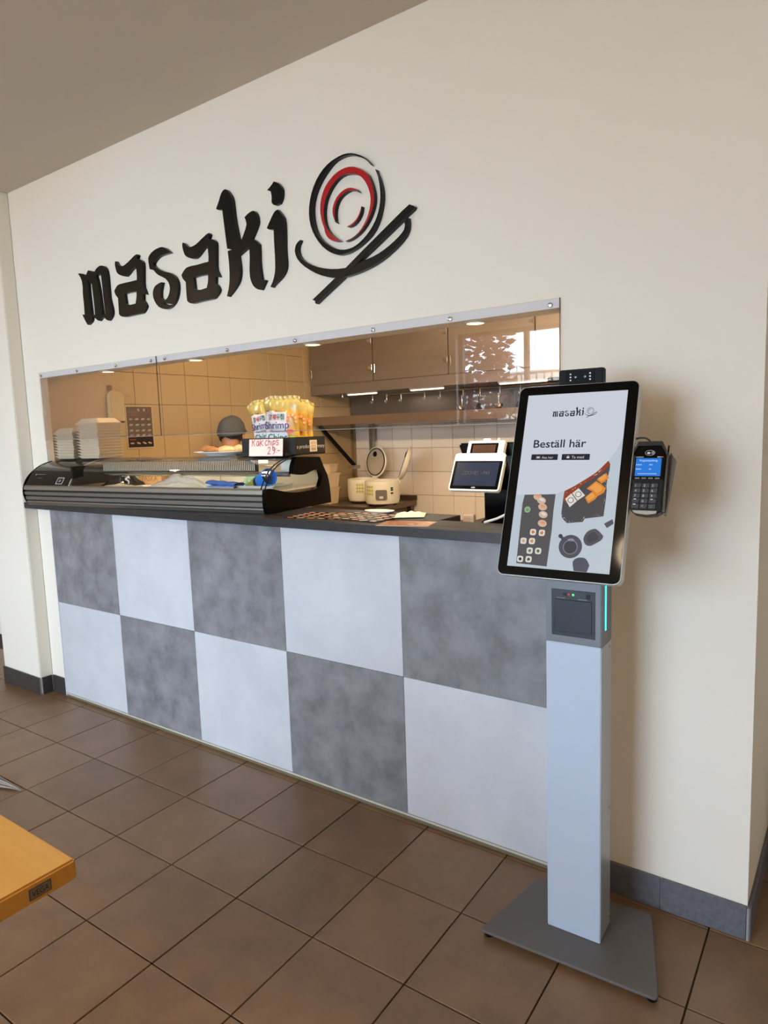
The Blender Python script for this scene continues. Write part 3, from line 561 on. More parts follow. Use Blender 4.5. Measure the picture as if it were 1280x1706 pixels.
# steel table with rice cookers
t = thing('steel_table', 'low steel prep table standing along the tiled kitchen wall', 'table', (0, 0, 0))
MB().box(.06, .72, 2.205, 2.80, .875, .915).box(.06, .72, 2.800, 2.815, .915, .955).build('table_top', mat('table_steel', (120, 106, 92), .35, .85), t, bevel=.002, merge=False)
for x in (.10, .68):
    for y in (2.25, 2.76): MB().box(x - .02, x + .02, y - .02, y + .02, 0, .875).build('leg', dark_steel, t, smooth=0)
MB().box(.08, .70, 2.23, 2.78, .20, .22).build('lower_shelf', dark_steel, t, smooth=0)
stain = mat('leaf_print', (196, 200, 110), .4)
def rice_cooker(x, y, r, lidrot, lidtilt, label, panel=True):
    t = thing('rice_cooker', label, 'rice cooker', (x, y, .915))
    for a in (.5, 2.1, 3.7, 5.2):
        MB().lathe([(.0001, 0), (.012, 0), (.012, .014), (.0001, .014)], 10, 0, Matrix.Translation((r * .7 * math.cos(a), r * .7 * math.sin(a), 0))).build('foot', black_satin, t)
    b = MB(); b.lathe([(.0001, .012), (r * .80, .012), (r * .93, .022), (r * .985, .05), (r, .11), (r * .985, .185), (r * .97, .20), (r * .90, .203), (r * .885, .19), (r * .88, .06), (.0001, .055)], 40)
    b.build('body', cream_plastic, t)
    # decal of pale green leaves on the flank
    a0 = math.radians(-98 if panel else -66)
    dm = MB()
    for q in range(9):
        aa = a0 + (q % 3 - 1) * .16; zz = .13 + (q // 3 - 1) * .028
        pts = [((r * .998 + .0016) * math.cos(aa + .07 * math.cos(u)), (r * .998 + .0016) * math.sin(aa + .07 * math.cos(u)), zz + .012 * math.sin(u)) for u in [2 * PI * i / 10 for i in range(10)]]
        dm.add(pts, [tuple(range(10))])
    dm.build('leaf_print', stain, t)
    if panel:
        a1 = math.radians(-58)
        M = Matrix.Rotation(a1 + PI / 2, 4, 'Z') @ Matrix.Translation((0, -r - .002, 0))
        cp = MB(); extrude_outline(cp, [rrect(-.045, .045, .055, .135, .012)], -.004, .012, F=M); cp.build('control_panel', mat('panel_grey', (120, 112, 104), .35), t)
        MB().box(-.016, .016, -.010, -.003, .066, .086, 0, M).build('switch', white_plastic, bpy.data.objects[[c.name for c in t.children if c.name.startswith('control_panel')][0]], bevel=.002)
        lb = MB(); M2 = Matrix.Rotation(a1 + PI / 2 + .62, 4, 'Z') @ Matrix.Translation((0, -r - .0025, 0))
        for z in (.10, .125, .14): lb.box(-.010, .010, 0, .004, z, z + .012, 0, M2)
        lb.build('rating_label', black_satin, t)
    # open lid hinged at the rear
    H = Matrix.Rotation(lidrot, 4, 'Z') @ Matrix.Translation((0, r * .95, .205)) @ Matrix.Rotation(math.radians(lidtilt), 4, 'X') @ Matrix.Translation((0, r * -.0, 0))
    ld = MB(); ld.lathe([(.0001, .042), (r * .5, .040), (r * .86, .030), (r * .97, .012), (r * .99, 0), (r * .93, -.006), (r * .90, 0), (.0001, .0)], 36, 0, H @ Matrix.Translation((0, -r * .96, 0)) )
    l_ = ld.build('lid', cream_plastic, t)
    MB().lathe([(r * .88, -.0), (r * .88, -.007), (r * .82, -.007), (r * .82, 0)], 36, 0, H @ Matrix.Translation((0, -r * .96, 0))).build('seal', mat('seal_dark', (58, 44, 34), .6), l_)
    MB().lathe([(.0001, -.004), (r * .81, -.004), (r * .81, 0), (.0001, 0)], 36, 0, H @ Matrix.Translation((0, -r * .96, 0))).build('inner_plate', mat('inner_plate', (196, 184, 166), .4, .1), l_)
    MB().lathe([(.0001, -.012), (.02, -.012), (.024, -.004), (.0001, -.004)], 18, 0, H @ Matrix.Translation((-r * .1, -r * 1.45, 0))).build('steam_vent', black_satin, l_)
    MB().box(-.03, .03, r * .86, r * 1.04, .17, .215, 0, Matrix.Rotation(lidrot, 4, 'Z')).build('hinge', cream_plastic, t, bevel=.006)
rice_cooker(.665, 2.38, .142, math.radians(-56), -110, 'cream rice cooker nearest the tiled wall with a grey control panel')
rice_cooker(.370, 2.52, .135, math.radians(-14), -98, 'cream rice cooker half hidden between plastic tubs and front cooker', panel=False)
tubm = mat('tub_plastic', (226, 204, 172), .45)
z = .915
for k, (w_, h_, rz) in enumerate(((.14, .135, .05), (.15, .115, -.05), (.13, .07, .1))):
    t = thing('plastic_tub', ['lowest cream plastic tub in the stack beside rice cookers', 'middle cream plastic tub in the stack beside rice cookers', 'small top cream tub in the stack beside rice cookers'][k], 'container', (.14, 2.33, z), (0, 0, rz))
    q = w_ / 2
    MB().add([(-q * .85, -q * .85, 0), (q * .85, -q * .85, 0), (q * .85, q * .85, 0), (-q * .85, q * .85, 0), (-q, -q, h_), (q, -q, h_), (q, q, h_), (-q, q, h_)], [(3, 2, 1, 0), (0, 1, 5, 4), (1, 2, 6, 5), (2, 3, 7, 6), (3, 0, 4, 7)]).build('tub', tubm, t, bevel=.006)
    MB().box(-q - .006, q + .006, -q - .006, q + .006, h_ - .006, h_ + .004).build('lid', tubm, t, bevel=.003)
    z += h_ + .0045
t = thing('hood_strut', 'black diagonal steel strut propping the hood at the kitchen corner', 'bracket', (0, 0, 0))
MB().tube([(.06, 2.35, 1.568), (.30, 2.50, 1.225)], .017, 4).build('bar', black_satin, t, smooth=0)
MB().box(.26, .33, 2.46, 2.54, 1.20, 1.23).build('shoe', steel, t, bevel=.002)
MB().box(.275, .315, 2.75, 2.79, .917, 1.57).build('post', steel, t, bevel=.002)

# dispenser, switch and menu poster on the left kitchen wall
t = thing('towel_dispenser', 'pale paper towel dispenser on the kitchen wall left of the poster', 'dispenser', (KX0, .432, 1.62))
b = MB(); b.prism([(-.048, 0), (.048, 0), (.048, .16), (.036, .185), (-.036, .185), (-.048, .16)], 'x', .0025, .052); b.build('cover', mat('dispenser_plastic', (198, 172, 128), .3), t, bevel=.008)
MB().box(.012, .046, -.038, .038, -.004, .004).build('paper_slot', black_satin, t, smooth=0)
sw = MB().box(KX0 + .0025, KX0 + .014, .395, .425, 1.815, 1.845)
tag(sw.build('wall_switch', mat('switch_brown', (120, 92, 60), .5), bevel=.003), 'small brown wall switch above the towel dispenser', 'switch')

po = thing('menu_poster', 'dark sushi menu poster taped to the left kitchen wall', 'poster', (KX0 + .0025, .515, 1.460), (0, 0, PI / 2))
PWD, PHT = .186, .256
MB().box(-.006, PWD + .006, -.0022, -.0004, -.006, PHT + .006).build('backing', mat('poster_paper', (210, 184, 140), .6), po, smooth=0)
pm = MB(); y = -.0026
flat(pm, [(0, 0), (PWD, 0), (PWD, .066), (0, .066)], y, 0); flat(pm, [(0, .066), (PWD, .066), (PWD, PHT), (0, PHT)], y, 1)
flat(pm, [(.008, .212), (.085, .212), (.085, .236), (.008, .236)], y - .0002, 2)
flat(pm, [(.006, .198), (.09, .198), (.09, .206), (.006, .206)], y - .0003, 3); flat(pm, [(.010, .046), (.055, .046), (.055, .052), (.010, .052)], y - .0003, 3)
for r_, zz in enumerate((.178, .142, .106, .076)):
    for c in range(4):
        x = .028 + c * .044
        flat(pm, disc(x, zz, .015, 8, .0065, .15), y - .0003, 4)
        flat(pm, disc(x + .004, zz + .002, .007, 6, .003, .2), y - .0004, 5 if (r_ + c) % 3 else 3)
for x, rt in ((.028, 0), (.074, -.3), (.118, -.35), (.158, -.25)): flat(pm, disc(x, .026, .016, 8, .006, rt), y - .0003, 4)
flat(pm, disc(.088, .236, .007, 8, .01, .5), y - .0003, 4); flat(pm, disc(.13, .236, .008, 8, .01, -.4), y - .0003, 4)
stroke(pm, [(.148, .21), (.182, .252)], .004, y - .0003, 3); stroke(pm, [(.155, .25), (.178, .205)], .004, y - .0003, 3)
pm.build('print', [mat('poster_black', (26, 10, 10), .5), mat('poster_grey', (86, 70, 58), .5), mat('poster_grey_light', (104, 86, 70), .5), mat('poster_red', (150, 66, 58), .5), mat('poster_pale', (176, 154, 130), .5), mat('poster_rose', (190, 150, 140), .5)], po, smooth=0, merge=False)

# ================================================================== PERSON IN THE KITCHEN
def skin_mesh(joints, edges, radii, lev=2, root=0):
    me = bpy.data.meshes.new('skin'); me.from_pydata(joints, edges, [])
    o = bpy.data.objects.new('skin', me); COL.objects.link(o)
    sm = o.modifiers.new('s', 'SKIN'); sm.use_smooth_shade = True
    for i, v in enumerate(me.skin_vertices[0].data):
        r = radii[i]; v.radius = (r, r) if not isinstance(r, tuple) else r; v.use_root = (i == root)
    su = o.modifiers.new('u', 'SUBSURF'); su.levels = lev; su.render_levels = lev
    dg = bpy.context.evaluated_depsgraph_get()
    out = bpy.data.meshes.new_from_object(o.evaluated_get(dg))
    bpy.data.objects.remove(o)
    for p in out.polygons: p.use_smooth = True
    return out
pr = thing('person', 'cook in a grey cap seen from behind at the kitchen wall', 'person', (.355, 1.04, 0), (0, 0, math.radians(18)))
skin_m = mat('skin', (186, 128, 92), .5)
J = [(0, 0, .86), (0, 0, 1.02), (0, .02, 1.20), (0, .03, 1.32), (0, .05, 1.40), (0, .075, 1.47), (0, .085, 1.53), (0, .085, 1.575),   # 0-7 spine, head
     (-.16, .03, 1.30), (-.20, .06, 1.05), (-.13, .26, 1.00), (-.10, .33, .99), (.16, .03, 1.30), (.20, .06, 1.05), (.13, .26, 1.00), (.10, .33, .99),   # 8-15 arms
     (-.09, 0, .82), (-.10, .01, .46), (-.10, -.02, .09), (-.10, .10, .04), (.09, 0, .82), (.10, .01, .46), (.10, -.02, .09), (.10, .10, .04)]   # legs
for sx in (-1, 1):
    bx, by, bz = .10 * sx, .33, .99
    for k in range(4):
        J.append((bx + (k - 1.5) * .019, by + .05, bz - .004)); J.append((bx + (k - 1.5) * .020, by + (.085, .095, .09, .075)[k], bz - .022))
    J.append((bx - sx * .036, by + .03, bz - .012)); J.append((bx - sx * .045, by + .058, bz - .022))
ED = [(0, 1), (1, 2), (2, 3), (3, 4), (4, 5), (5, 6), (6, 7), (3, 8), (8, 9), (9, 10), (10, 11), (3, 12), (12, 13), (13, 14), (14, 15), (0, 16), (16, 17), (17, 18), (18, 19), (0, 20), (20, 21), (21, 22), (22, 23)]
RR = [(.13, .10), (.12, .10), (.15, .10), (.13, .08), .05, .068, .080, .060, .052, .042, .030, .028, .052, .042, .030, .028, .085, .058, .042, .035, .085, .058, .042, .035]
for si, wv in ((0, 11), (1, 15)):
    b0 = 24 + si * 10
    for k in range(5): ED += [(wv, b0 + 2 * k), (b0 + 2 * k, b0 + 2 * k + 1)]; RR += [.0095, .008]
bo = link('body', skin_mesh(J, ED, RR), pr); bo.data.materials.append(skin_m)
SHJ = [(0, 0, .84), (0, 0, 1.02), (0, .02, 1.20), (0, .03, 1.33), (0, .042, 1.375), (-.16, .03, 1.30), (-.20, .055, 1.08), (.16, .03, 1.30), (.20, .055, 1.08)]
sh = link('shirt', skin_mesh(SHJ, [(0, 1), (1, 2), (2, 3), (3, 4), (3, 5), (5, 6), (3, 7), (7, 8)], [(.155, .125), (.145, .12), (.17, .12), (.145, .095), .062, .066, .056, .066, .056]), pr); sh.data.materials.append(mat('shirt_black', (24, 22, 24), .8))
TRJ = [(0, 0, .90), (0, 0, .82), (-.09, 0, .78), (-.10, .01, .46), (-.10, -.015, .11), (.09, 0, .78), (.10, .01, .46), (.10, -.015, .11)]
tr_ = link('trousers', skin_mesh(TRJ, [(0, 1), (1, 2), (2, 3), (3, 4), (1, 5), (5, 6), (6, 7)], [(.15, .12), (.15, .12), .10, .075, .062, .10, .075, .062]), pr); tr_.data.materials.append(mat('trousers_black', (22, 22, 26), .8))
for sx in (-1, 1):
    MB().lathe([(.0001, 0), (.05, 0), (.054, .02), (.046, .06), (.0001, .085)], 16, 0, Matrix.Translation((.10 * sx, .045, 0)), .85, 2.3).build('shoe', black_satin, pr)
HM = Matrix.Translation((0, .085, 1.545))
cp = MB()
def capf(u, v):
    a = 2 * PI * u; ph = v * PI / 2
    r = math.cos(ph) ** .75; zz = math.sin(ph)
    return (r * .092 * math.cos(a) , r * .104 * math.sin(a), -.012 + zz * .112 + (.012 * math.sin(a) if v < .4 else .006 * math.sin(a)))
cp.grid(capf, 32, 12, 0, M=HM)
cap = cp.build('cap', mat('cap_grey', (78, 80, 84), .85, bump=.2, bscale=300), pr)
br = MB()   # turned-down band and peak
br.grid(lambda u, v: ((.092 + .004 * v) * math.cos(2 * PI * u), (.104 + .004 * v) * math.sin(2 * PI * u), -.012 + .012 * math.sin(2 * PI * u) + (v - .5) * .02), 32, 2, 0, M=HM)
br.grid(lambda u, v: ((.085 + .0 * v) * math.cos(PI * (.15 + .7 * u)) * (1 + .1 * v), (.100 + .06 * v) * math.sin(PI * (.15 + .7 * u)), .004 - .012 * v), 14, 4, 0, M=HM)
br.build('cap_band', MATS['cap_grey'], cap)
hr = MB()
hr.grid(lambda u, v: ((.088 - .006 * v) * math.cos(PI + PI * (u * 1.24 - .12)), (.100 - .010 * v) * math.sin(PI + PI * (u * 1.24 - .12)), -.012 - v * .058 * (.50 + .50 * abs(math.cos(PI * u)) ** 1.5 + .10 * math.sin(23 * u))), 36, 6, 0, M=HM)
hr.build('hair', mat('hair_black', (18, 12, 11), .5), pr)
for sx in (-1, 1):
    MB().lathe([(.0001, -.006), (.014, -.004), (.018, 0), (.012, .005), (.0001, .003)], 14, 0, HM @ Matrix.Translation((.083 * sx, .008, -.035)) @ Matrix.Rotation(PI / 2 * sx, 4, 'Y'), 1.5, 1).build('ear', skin_m, bo)
nz = MB(); nz.add([(-.012, .075, -.04), (.012, .075, -.04), (0, .112, -.048), (0, .085, -.005)], [(0, 1, 2), (1, 3, 2), (3, 0, 2)], 0, HM); nz.build('nose', skin_m, bo)
mo = MB(); mo.box(-.022, .022, .078, .084, -.074, -.066, 0, HM); mo.build('mouth', mat('lips', (150, 80, 72), .5), bo, bevel=.002)
for sx in (-1, 1): MB().lathe([(.0001, .006), (.007, .004), (.010, 0), (.0001, 0)], 12, 0, HM @ Matrix.Translation((.03 * sx, .080, -.012)) @ Matrix.Rotation(-PI / 2, 4, 'X')).build('eye', mat('eye_dark', (30, 22, 20), .2), bo)

# ================================================================== DISPLAY CASE
CD = DATA['case']; CL = CD['L']
dc = thing('display_case', 'curved glass refrigerated display case on the worktop', 'display case', tuple(CD['O']), (0, 0, CD['A']))
ZB = -.0105
MB().prism([(.03, ZB), (.47, ZB), (.47, .075), (.03, .075)], 'x', .014, CL - .02).build('base', steel, dc, smooth=0)
fas = [(.03, ZB), (.022, ZB), (.018, -.002), (.0125, .006), (.0125, .012), (.019, .013), (.019, .019), (.009, .020), (.006, .038), (.016, .039), (.016, .046), (.004, .047), (.001, .064), (.012, .065), (.012, .074), (.0005, .075), (.002, .092), (.008, .099), (.03, .099)]
MB().prism(fas, 'x', .013, CL - .019).build('front_profile', alu, dc, smooth=0)
gv = MB()
for z0, z1, yy in ((.0125, .0192, .0150), (.0392, .0458, .0120), (.0652, .0738, .0080)): gv.box(.014, CL - .0195, yy, yy + .004, z0, z1)
gv.build('groove_seal', black_matt, dc, smooth=0, merge=False)  # black strips put shade into the grooves of the front profile
# left end cheek
lc = [tuple(p) for p in CD['capL']]
left = [(.030, ZB), (.008, .015), (-.002, .055), (.004, .097), (.025, .136), (.055, .166), (.10, .197), (.15, .217), (.21, .229), (.28, .233), (.41, .226), (.445, .17), (.475, .12), (.49, .05), (.49, ZB)]
MB().prism(smooth_outline(left, 1), 'x', 0, .014).build('end_cheek', black_gloss, dc, bevel=.002)
arc = [(.007, .097), (.025, .1275), (.0521, .1601), (.0873, .1886), (.122, .2046), (.1658, .2179), (.2193, .2284)]
arc_s = arc
for _ in range(2):
    q = [arc_s[0]]
    for a, b in zip(arc_s, arc_s[1:]): q += [(a[0] * .75 + b[0] * .25, a[1] * .75 + b[1] * .25), (a[0] * .25 + b[0] * .75, a[1] * .25 + b[1] * .75)]
    arc_s = q + [arc_s[-1]]
inner = [(p[0] + .003, p[1] - .0045) for p in arc_s]
MB().prism(arc_s + inner[::-1], 'x', .395, CL - .024).build('curved_glass', glass_m, dc, smooth=40)
MB().prism(arc_s + inner[::-1], 'x', .016, .388).build('machine_cover', mat('smoked_cover', (22, 20, 20), .07, spec=.7), dc, smooth=40)
MB().prism([(p[0] - .001, p[1] + .001) for p in arc_s] + inner[::-1], 'x', .388, .395).build('glass_edge', mat('glass_edge', (176, 166, 150), .3), dc, smooth=40)
MB().box(.39, .405, .03, .40, .10, .20).build('partition', black_satin, dc, smooth=0)
tg = MB()
def arc_pt(s):   # point on the cover at parameter s (0 bottom .. 1 top)
    i = min(int(s * (len(arc_s) - 1)), len(arc_s) - 2); f = s * (len(arc_s) - 1) - i
    return (arc_s[i][0] * (1 - f) + arc_s[i + 1][0] * f - .0008, arc_s[i][1] * (1 - f) + arc_s[i + 1][1] * f + .0008)
def cover_rect(x0, x1, s0, s1, mi):
    a, b = arc_pt(s0), arc_pt(s1); tg.add([(x0, *a), (x1, *a), (x1, *b), (x0, *b)], [(0, 1, 2, 3)], mi)
cover_rect(.275, .279, .10, .26, 0); cover_rect(.325, .329, .10, .26, 0); cover_rect(.275, .329, .10, .115, 0); cover_rect(.275, .329, .245, .26, 0)
cover_rect(.292, .312, .15, .21, 1)
cover_rect(.06, .075, .31, .35, 1); cover_rect(.08, .15, .325, .34, 1); cover_rect(.10, .14, .24, .25, 1)
tg.build('badge', [mat('badge_white', (200, 196, 190), .4), mat('badge_grey', (110, 110, 112), .4)], dc, smooth=0, merge=False)
# top slab, grille, rail, deck, back doors
MB().prism([(.205, .2215), (.2193, .230), (.28, .234), (.42, .227), (.43, .2165), (.21, .2165)], 'x', .014, CL - .02).build('top_slab', steel, dc, smooth=0)
gr = MB()
n = 92
for k in range(n):
    x = .42 + (CL - .24 - .42) * k / (n - 1); gr.box(x - .0026, x + .0026, .2125, .2152, .165, .214)
gr.box(.41, CL - .22, .216, .222, .16, .216, 1)
g_ = gr.build('vent_grille', [mat('grille_steel', (222, 214, 198), .4, .2), black_satin], dc, smooth=0, merge=False); g_['kind'] = 'stuff'
rl = MB(); rl.tube([(.40, .20, .146), (CL - .03, .20, .146)], .005, 8); rl.box(.40, CL - .03, .212, .216, .138, .160); rl.build('rail', chrome, dc, merge=False)
MB().box(.40, CL - .03, .03, .445, .075, .082).build('deck', mat('deck_steel', (214, 206, 190), .4, .2), dc, smooth=0)
for k, (a, b) in enumerate(((.41, 1.06), (1.05, CL - .035))):
    MB().box(a, b, .432 + .008 * k, .438 + .008 * k, .083, .214).build('sliding_door', mat('door_frost', (228, 212, 186), .4), dc, smooth=0)
cut = smooth_outline([tuple(p) for p in CD['cap']], 1)
cut = [(a, max(b, ZB)) for a, b in cut]
m = MB(); extrude_outline(m, [[(a, b) for a, b in cut]], 0, .022, F=Matrix(((0, 1, 0, CL - .022), (1, 0, 0, 0), (0, 0, 1, 0), (0, 0, 0, 1))))
m.build('end_cheek', black_gloss, dc, smooth=35)
# side pane behind the cut-out with two dark trim lines following the arc
sp = arc + [(.2282, .2279), (.40, .215), (.44, .15), (.43, .085), (.02, .085)]
MB().prism(sp, 'x', CL - .020, CL - .016).build('side_glass', glass_m, dc, smooth=0)
tl = MB()
for dx in (.012, .034): tl.tube([(CL - dx, p[0] - .001, p[1]) for p in arc_s], .003, 6)
tl.build('arc_trim', black_satin, dc, merge=False)
MB().box(.45, CL - .18, .225, .245, .200, .2150).build('lamp_tube', emi('case_lamp', (255, 232, 200), 2.2), dc, smooth=0)  # added glowing tube, brightens the inside of the case
l = bpy.data.lights.new('case_light', 'AREA'); l.shape = 'RECTANGLE'; l.size = CL - .65; l.size_y = .02; l.energy = 1.5; l.color = (1, .9, .74)
lo = bpy.data.objects.new('case_light', l); COL.objects.link(lo); lo.parent = dc; lo.location = (CL / 2 + .13, .236, .198)
MB().box(CL - .12, CL - .03, .26, .40, .160, .2135).build('inner_lamp_box', white_plastic, dc, bevel=.004)
for x in (.06, CL - .06):
    for yv in (.06, .42): MB().lathe([(.0001, ZB - .0015), (.012, ZB - .0015), (.012, ZB + .002), (.0001, ZB + .002)], 10, 0, Matrix.Translation((x, yv, 0))).build('foot', black_satin, dc)

CM = Matrix.Translation(CD['O']) @ Matrix.Rotation(CD['A'], 4, 'Z')
def cw(x, y, z): return tuple(CM @ Vector((x, y, z)))
DZ = .0825
# --- goods inside the case
def crumple(name, label, cat, cx, cy, sx, sy, h, m, seed, rz=0, peak=(0.5, 0.5), n=18, sharp=1.0):
    random.seed(seed)
    ph = [random.uniform(0, 6.28) for _ in range(8)]
    def fn(u, v):
        e = (math.sin(PI * u) * math.sin(PI * v)) ** .6
        d = math.hypot(u - peak[0], v - peak[1])
        z = e * (h * max(0, 1 - d * 1.5 * sharp) + h * .28 * abs(math.sin(9 * u + 5 * v + ph[0])) + h * .2 * abs(math.sin(13 * v - 6 * u + ph[1])))
        return ((u - .5) * sx * (1 + .08 * math.sin(7 * v + ph[2])), (v - .5) * sy * (1 + .1 * math.sin(9 * u + ph[3])), z + .0006)
    b = MB(); b.grid(fn, n, n, 0)
    b.add([(-sx * .4, -sy * .4, .0003), (sx * .4, -sy * .4, .0003), (sx * .4, sy * .4, .0003), (-sx * .4, sy * .4, .0003)], [(3, 2, 1, 0)])
    o = b.build(name, m, None, smooth=25); o.location = cw(cx, cy, DZ); o.rotation_euler = (0, 0, CD['A'] + rz)
    return tag(o, label, cat)
film = mat('clear_film', (214, 218, 220), .12, spec=.9, alpha=.55)
crumple('plastic_bag', 'crumpled clear plastic bag lying in the middle of display case', 'bag', 1.03, .17, .40, .20, .052, film, 3, .05)
crumple('cling_wrap', 'flat strip of cling film with pale food in display case', 'food', .62, .15, .28, .12, .014, mat('pale_food', (236, 214, 178), .35), 5, .0)
crumple('black_bag', 'black plastic bags heaped inside the left end of display case', 'bag', .53, .25, .20, .20, .07, mat('bag_black', (14, 13, 14), .25), 8, .1)
crumple('herb_bag', 'clear green-tinted bag of herbs beside the blue cup', 'bag', 1.44, .25, .14, .11, .075, mat('herb_film', (150, 196, 150), .2, alpha=.6), 11, .1, sharp=1.3)
cb = thing('cardboard_box', 'small brown cardboard box at the back of display case', 'box', cw(.66, .36, DZ), (0, 0, CD['A']))
MB().box(-.09, .09, -.045, .045, 0, .055).build('carton', mat('cardboard', (176, 126, 70), .8), cb, bevel=.002)
tx = MB(); put_text(tx, 'PASKA', -.06, .020, -.0462, width=.12, mi=0); tx.build('lettering', mat('print_brown', (110, 70, 36), .7), cb, smooth=0)
tw = thing('folded_towel', 'folded blue towel in front of the white tray in display case', 'towel', cw(1.40, .10, DZ), (0, 0, CD['A'] + .02))
MB().grid(lambda u, v: ((u - .5) * .17, .045 * math.cos(2 * PI * v) - .0, .012 + .011 * math.sin(2 * PI * v) + .001 * math.sin(20 * u)), 14, 12).build('lower_fold', mat('towel_pale', (176, 200, 228), .9), tw)
MB().grid(lambda u, v: ((u - .5) * .17, .04 * math.cos(2 * PI * v), .036 - .010 * u + .010 * math.sin(2 * PI * v) + .0015 * math.sin(17 * u + 2)), 14, 12).build('upper_fold', mat('towel_blue', (52, 100, 196), .85), tw)
ty = thing('white_tray', 'shallow white plastic tray at the right end of display case', 'tray', cw(1.56, .16, DZ), (0, 0, CD['A']))
MB().prism([(-.125, 0), (.125, 0), (.135, .022), (.14, .022), (.14, .025), (.132, .025), (.122, .004), (-.122, .004), (-.132, .025), (-.14, .025), (-.14, .022), (-.135, .022)], 'y', -.07, .07).box(-.13, .13, -.073, -.069, 0, .022).box(-.13, .13, .069, .073, 0, .022).build('tray', mat('tray_plastic', (222, 228, 232), .3, alpha=.8), ty, smooth=0, merge=False)
bc = thing('blue_cup', 'blue plastic cup lying on its side in the white tray', 'cup', cw(1.595, .15, DZ + .047), (0, math.radians(72), CD['A'] - .3))
MB().lathe([(.030, -.045), (.040, .045), (.038, .045), (.028, -.042), (.0001, -.042)], 24).build('cup', mat('cup_blue', (26, 120, 216), .55, spec=.2), bc)
MB().lathe([(.031, -.052), (.0325, -.03), (.031, -.03), (.0001, -.045), (.0001, -.052)], 24).build('rim_band', black_satin, bc)
hb_ = crumple('cut_vegetables', 'small heap of cut green vegetables in the white tray', 'food', 1.50, .19, .09, .07, .03, mat('veg_green', (130, 140, 70), .6), 21)
hb_.location = cw(1.495, .19, DZ + .006)

# --- stacks of takeaway boxes on the case
box_m = mat('bagasse', (200, 184, 158), .75)
def clam_mesh(w_, d_, h_):
    b = MB(); q, r_ = w_ / 2, d_ / 2
    ring = [(.86, 0), (.97, h_ * .8), (1.03, h_ * .82), (1.03, h_)]
    for (s0, z0), (s1, z1) in zip(ring, ring[1:]):
        b.add([(sx * q * s, sy * r_ * s, z) for s, z in ((s0, z0), (s1, z1)) for sx, sy in ((-1, -1), (1, -1), (1, 1), (-1, 1))], [(k, (k + 1) % 4, 4 + (k + 1) % 4, 4 + k) for k in range(4)])
    b.add([(sx * q * .86, sy * r_ * .86, 0) for sx, sy in ((-1, -1), (1, -1), (1, 1), (-1, 1))], [(3, 2, 1, 0)])
    b.add([(sx * q * 1.03, sy * r_ * 1.03, h_) for sx, sy in ((-1, -1), (1, -1), (1, 1), (-1, 1))], [(0, 1, 2, 3)])
    return b.mesh('takeaway_box', box_m, bevel=.006, segs=2)
def lid_mesh(w_, d_, h_):
    b = MB(); q, r_ = w_ / 2, d_ / 2
    ring = [(1.03, 0), (1.03, .004), (.98, .006), (.72, h_)]
    for (s0, z0), (s1, z1) in zip(ring, ring[1:]):
        b.add([(sx * q * s, sy * r_ * s, z) for s, z in ((s0, z0), (s1, z1)) for sx, sy in ((-1, -1), (1, -1), (1, 1), (-1, 1))], [(k, (k + 1) % 4, 4 + (k + 1) % 4, 4 + k) for k in range(4)])
    for s, z, f in ((1.03, 0, (3, 2, 1, 0)), (.72, h_, (0, 1, 2, 3))): b.add([(sx * q * s, sy * r_ * s, z) for sx, sy in ((-1, -1), (1, -1), (1, 1), (-1, 1))], [f])
    return b.mesh('takeaway_box', box_m, bevel=.004, segs=2)
zt = CD['O'][2] + .2345
for s_i, (cx, cy, n, w_, d_, lb) in enumerate(((.128, .125, 9, .17, .17, 'left'), (.340, .138, 12, .18, .16, 'right'))):
    cm = clam_mesh(w_, d_, .0155); lm = lid_mesh(w_, d_, .030)
    for k in range(n):
        o = link('takeaway_box', cm); o.location = (cx + random.uniform(-.0025, .0025), cy + random.uniform(-.002, .002), zt + k * .0158); o.rotation_euler = (0, 0, .08 + random.uniform(-.02, .02))
        nth = ('lowest', 'second', 'third', 'fourth', 'fifth', 'sixth', 'seventh', 'eighth', 'ninth', 'tenth', 'eleventh', 'twelfth')[k]
        tag(o, 'pale fibre takeaway box, %s from the bottom in the %s stack' % (nth, lb) if k else 'lowest pale fibre takeaway box of the %s stack on display case' % lb, 'takeaway box', 'takeaway boxes in the %s stack' % lb)
    o = link('takeaway_box', lm); o.location = (cx, cy, zt + n * .0158 + .0005); o.rotation_euler = (0, 0, .08)
    tag(o, 'domed lid box topping the %s stack of takeaway boxes' % lb, 'takeaway box')

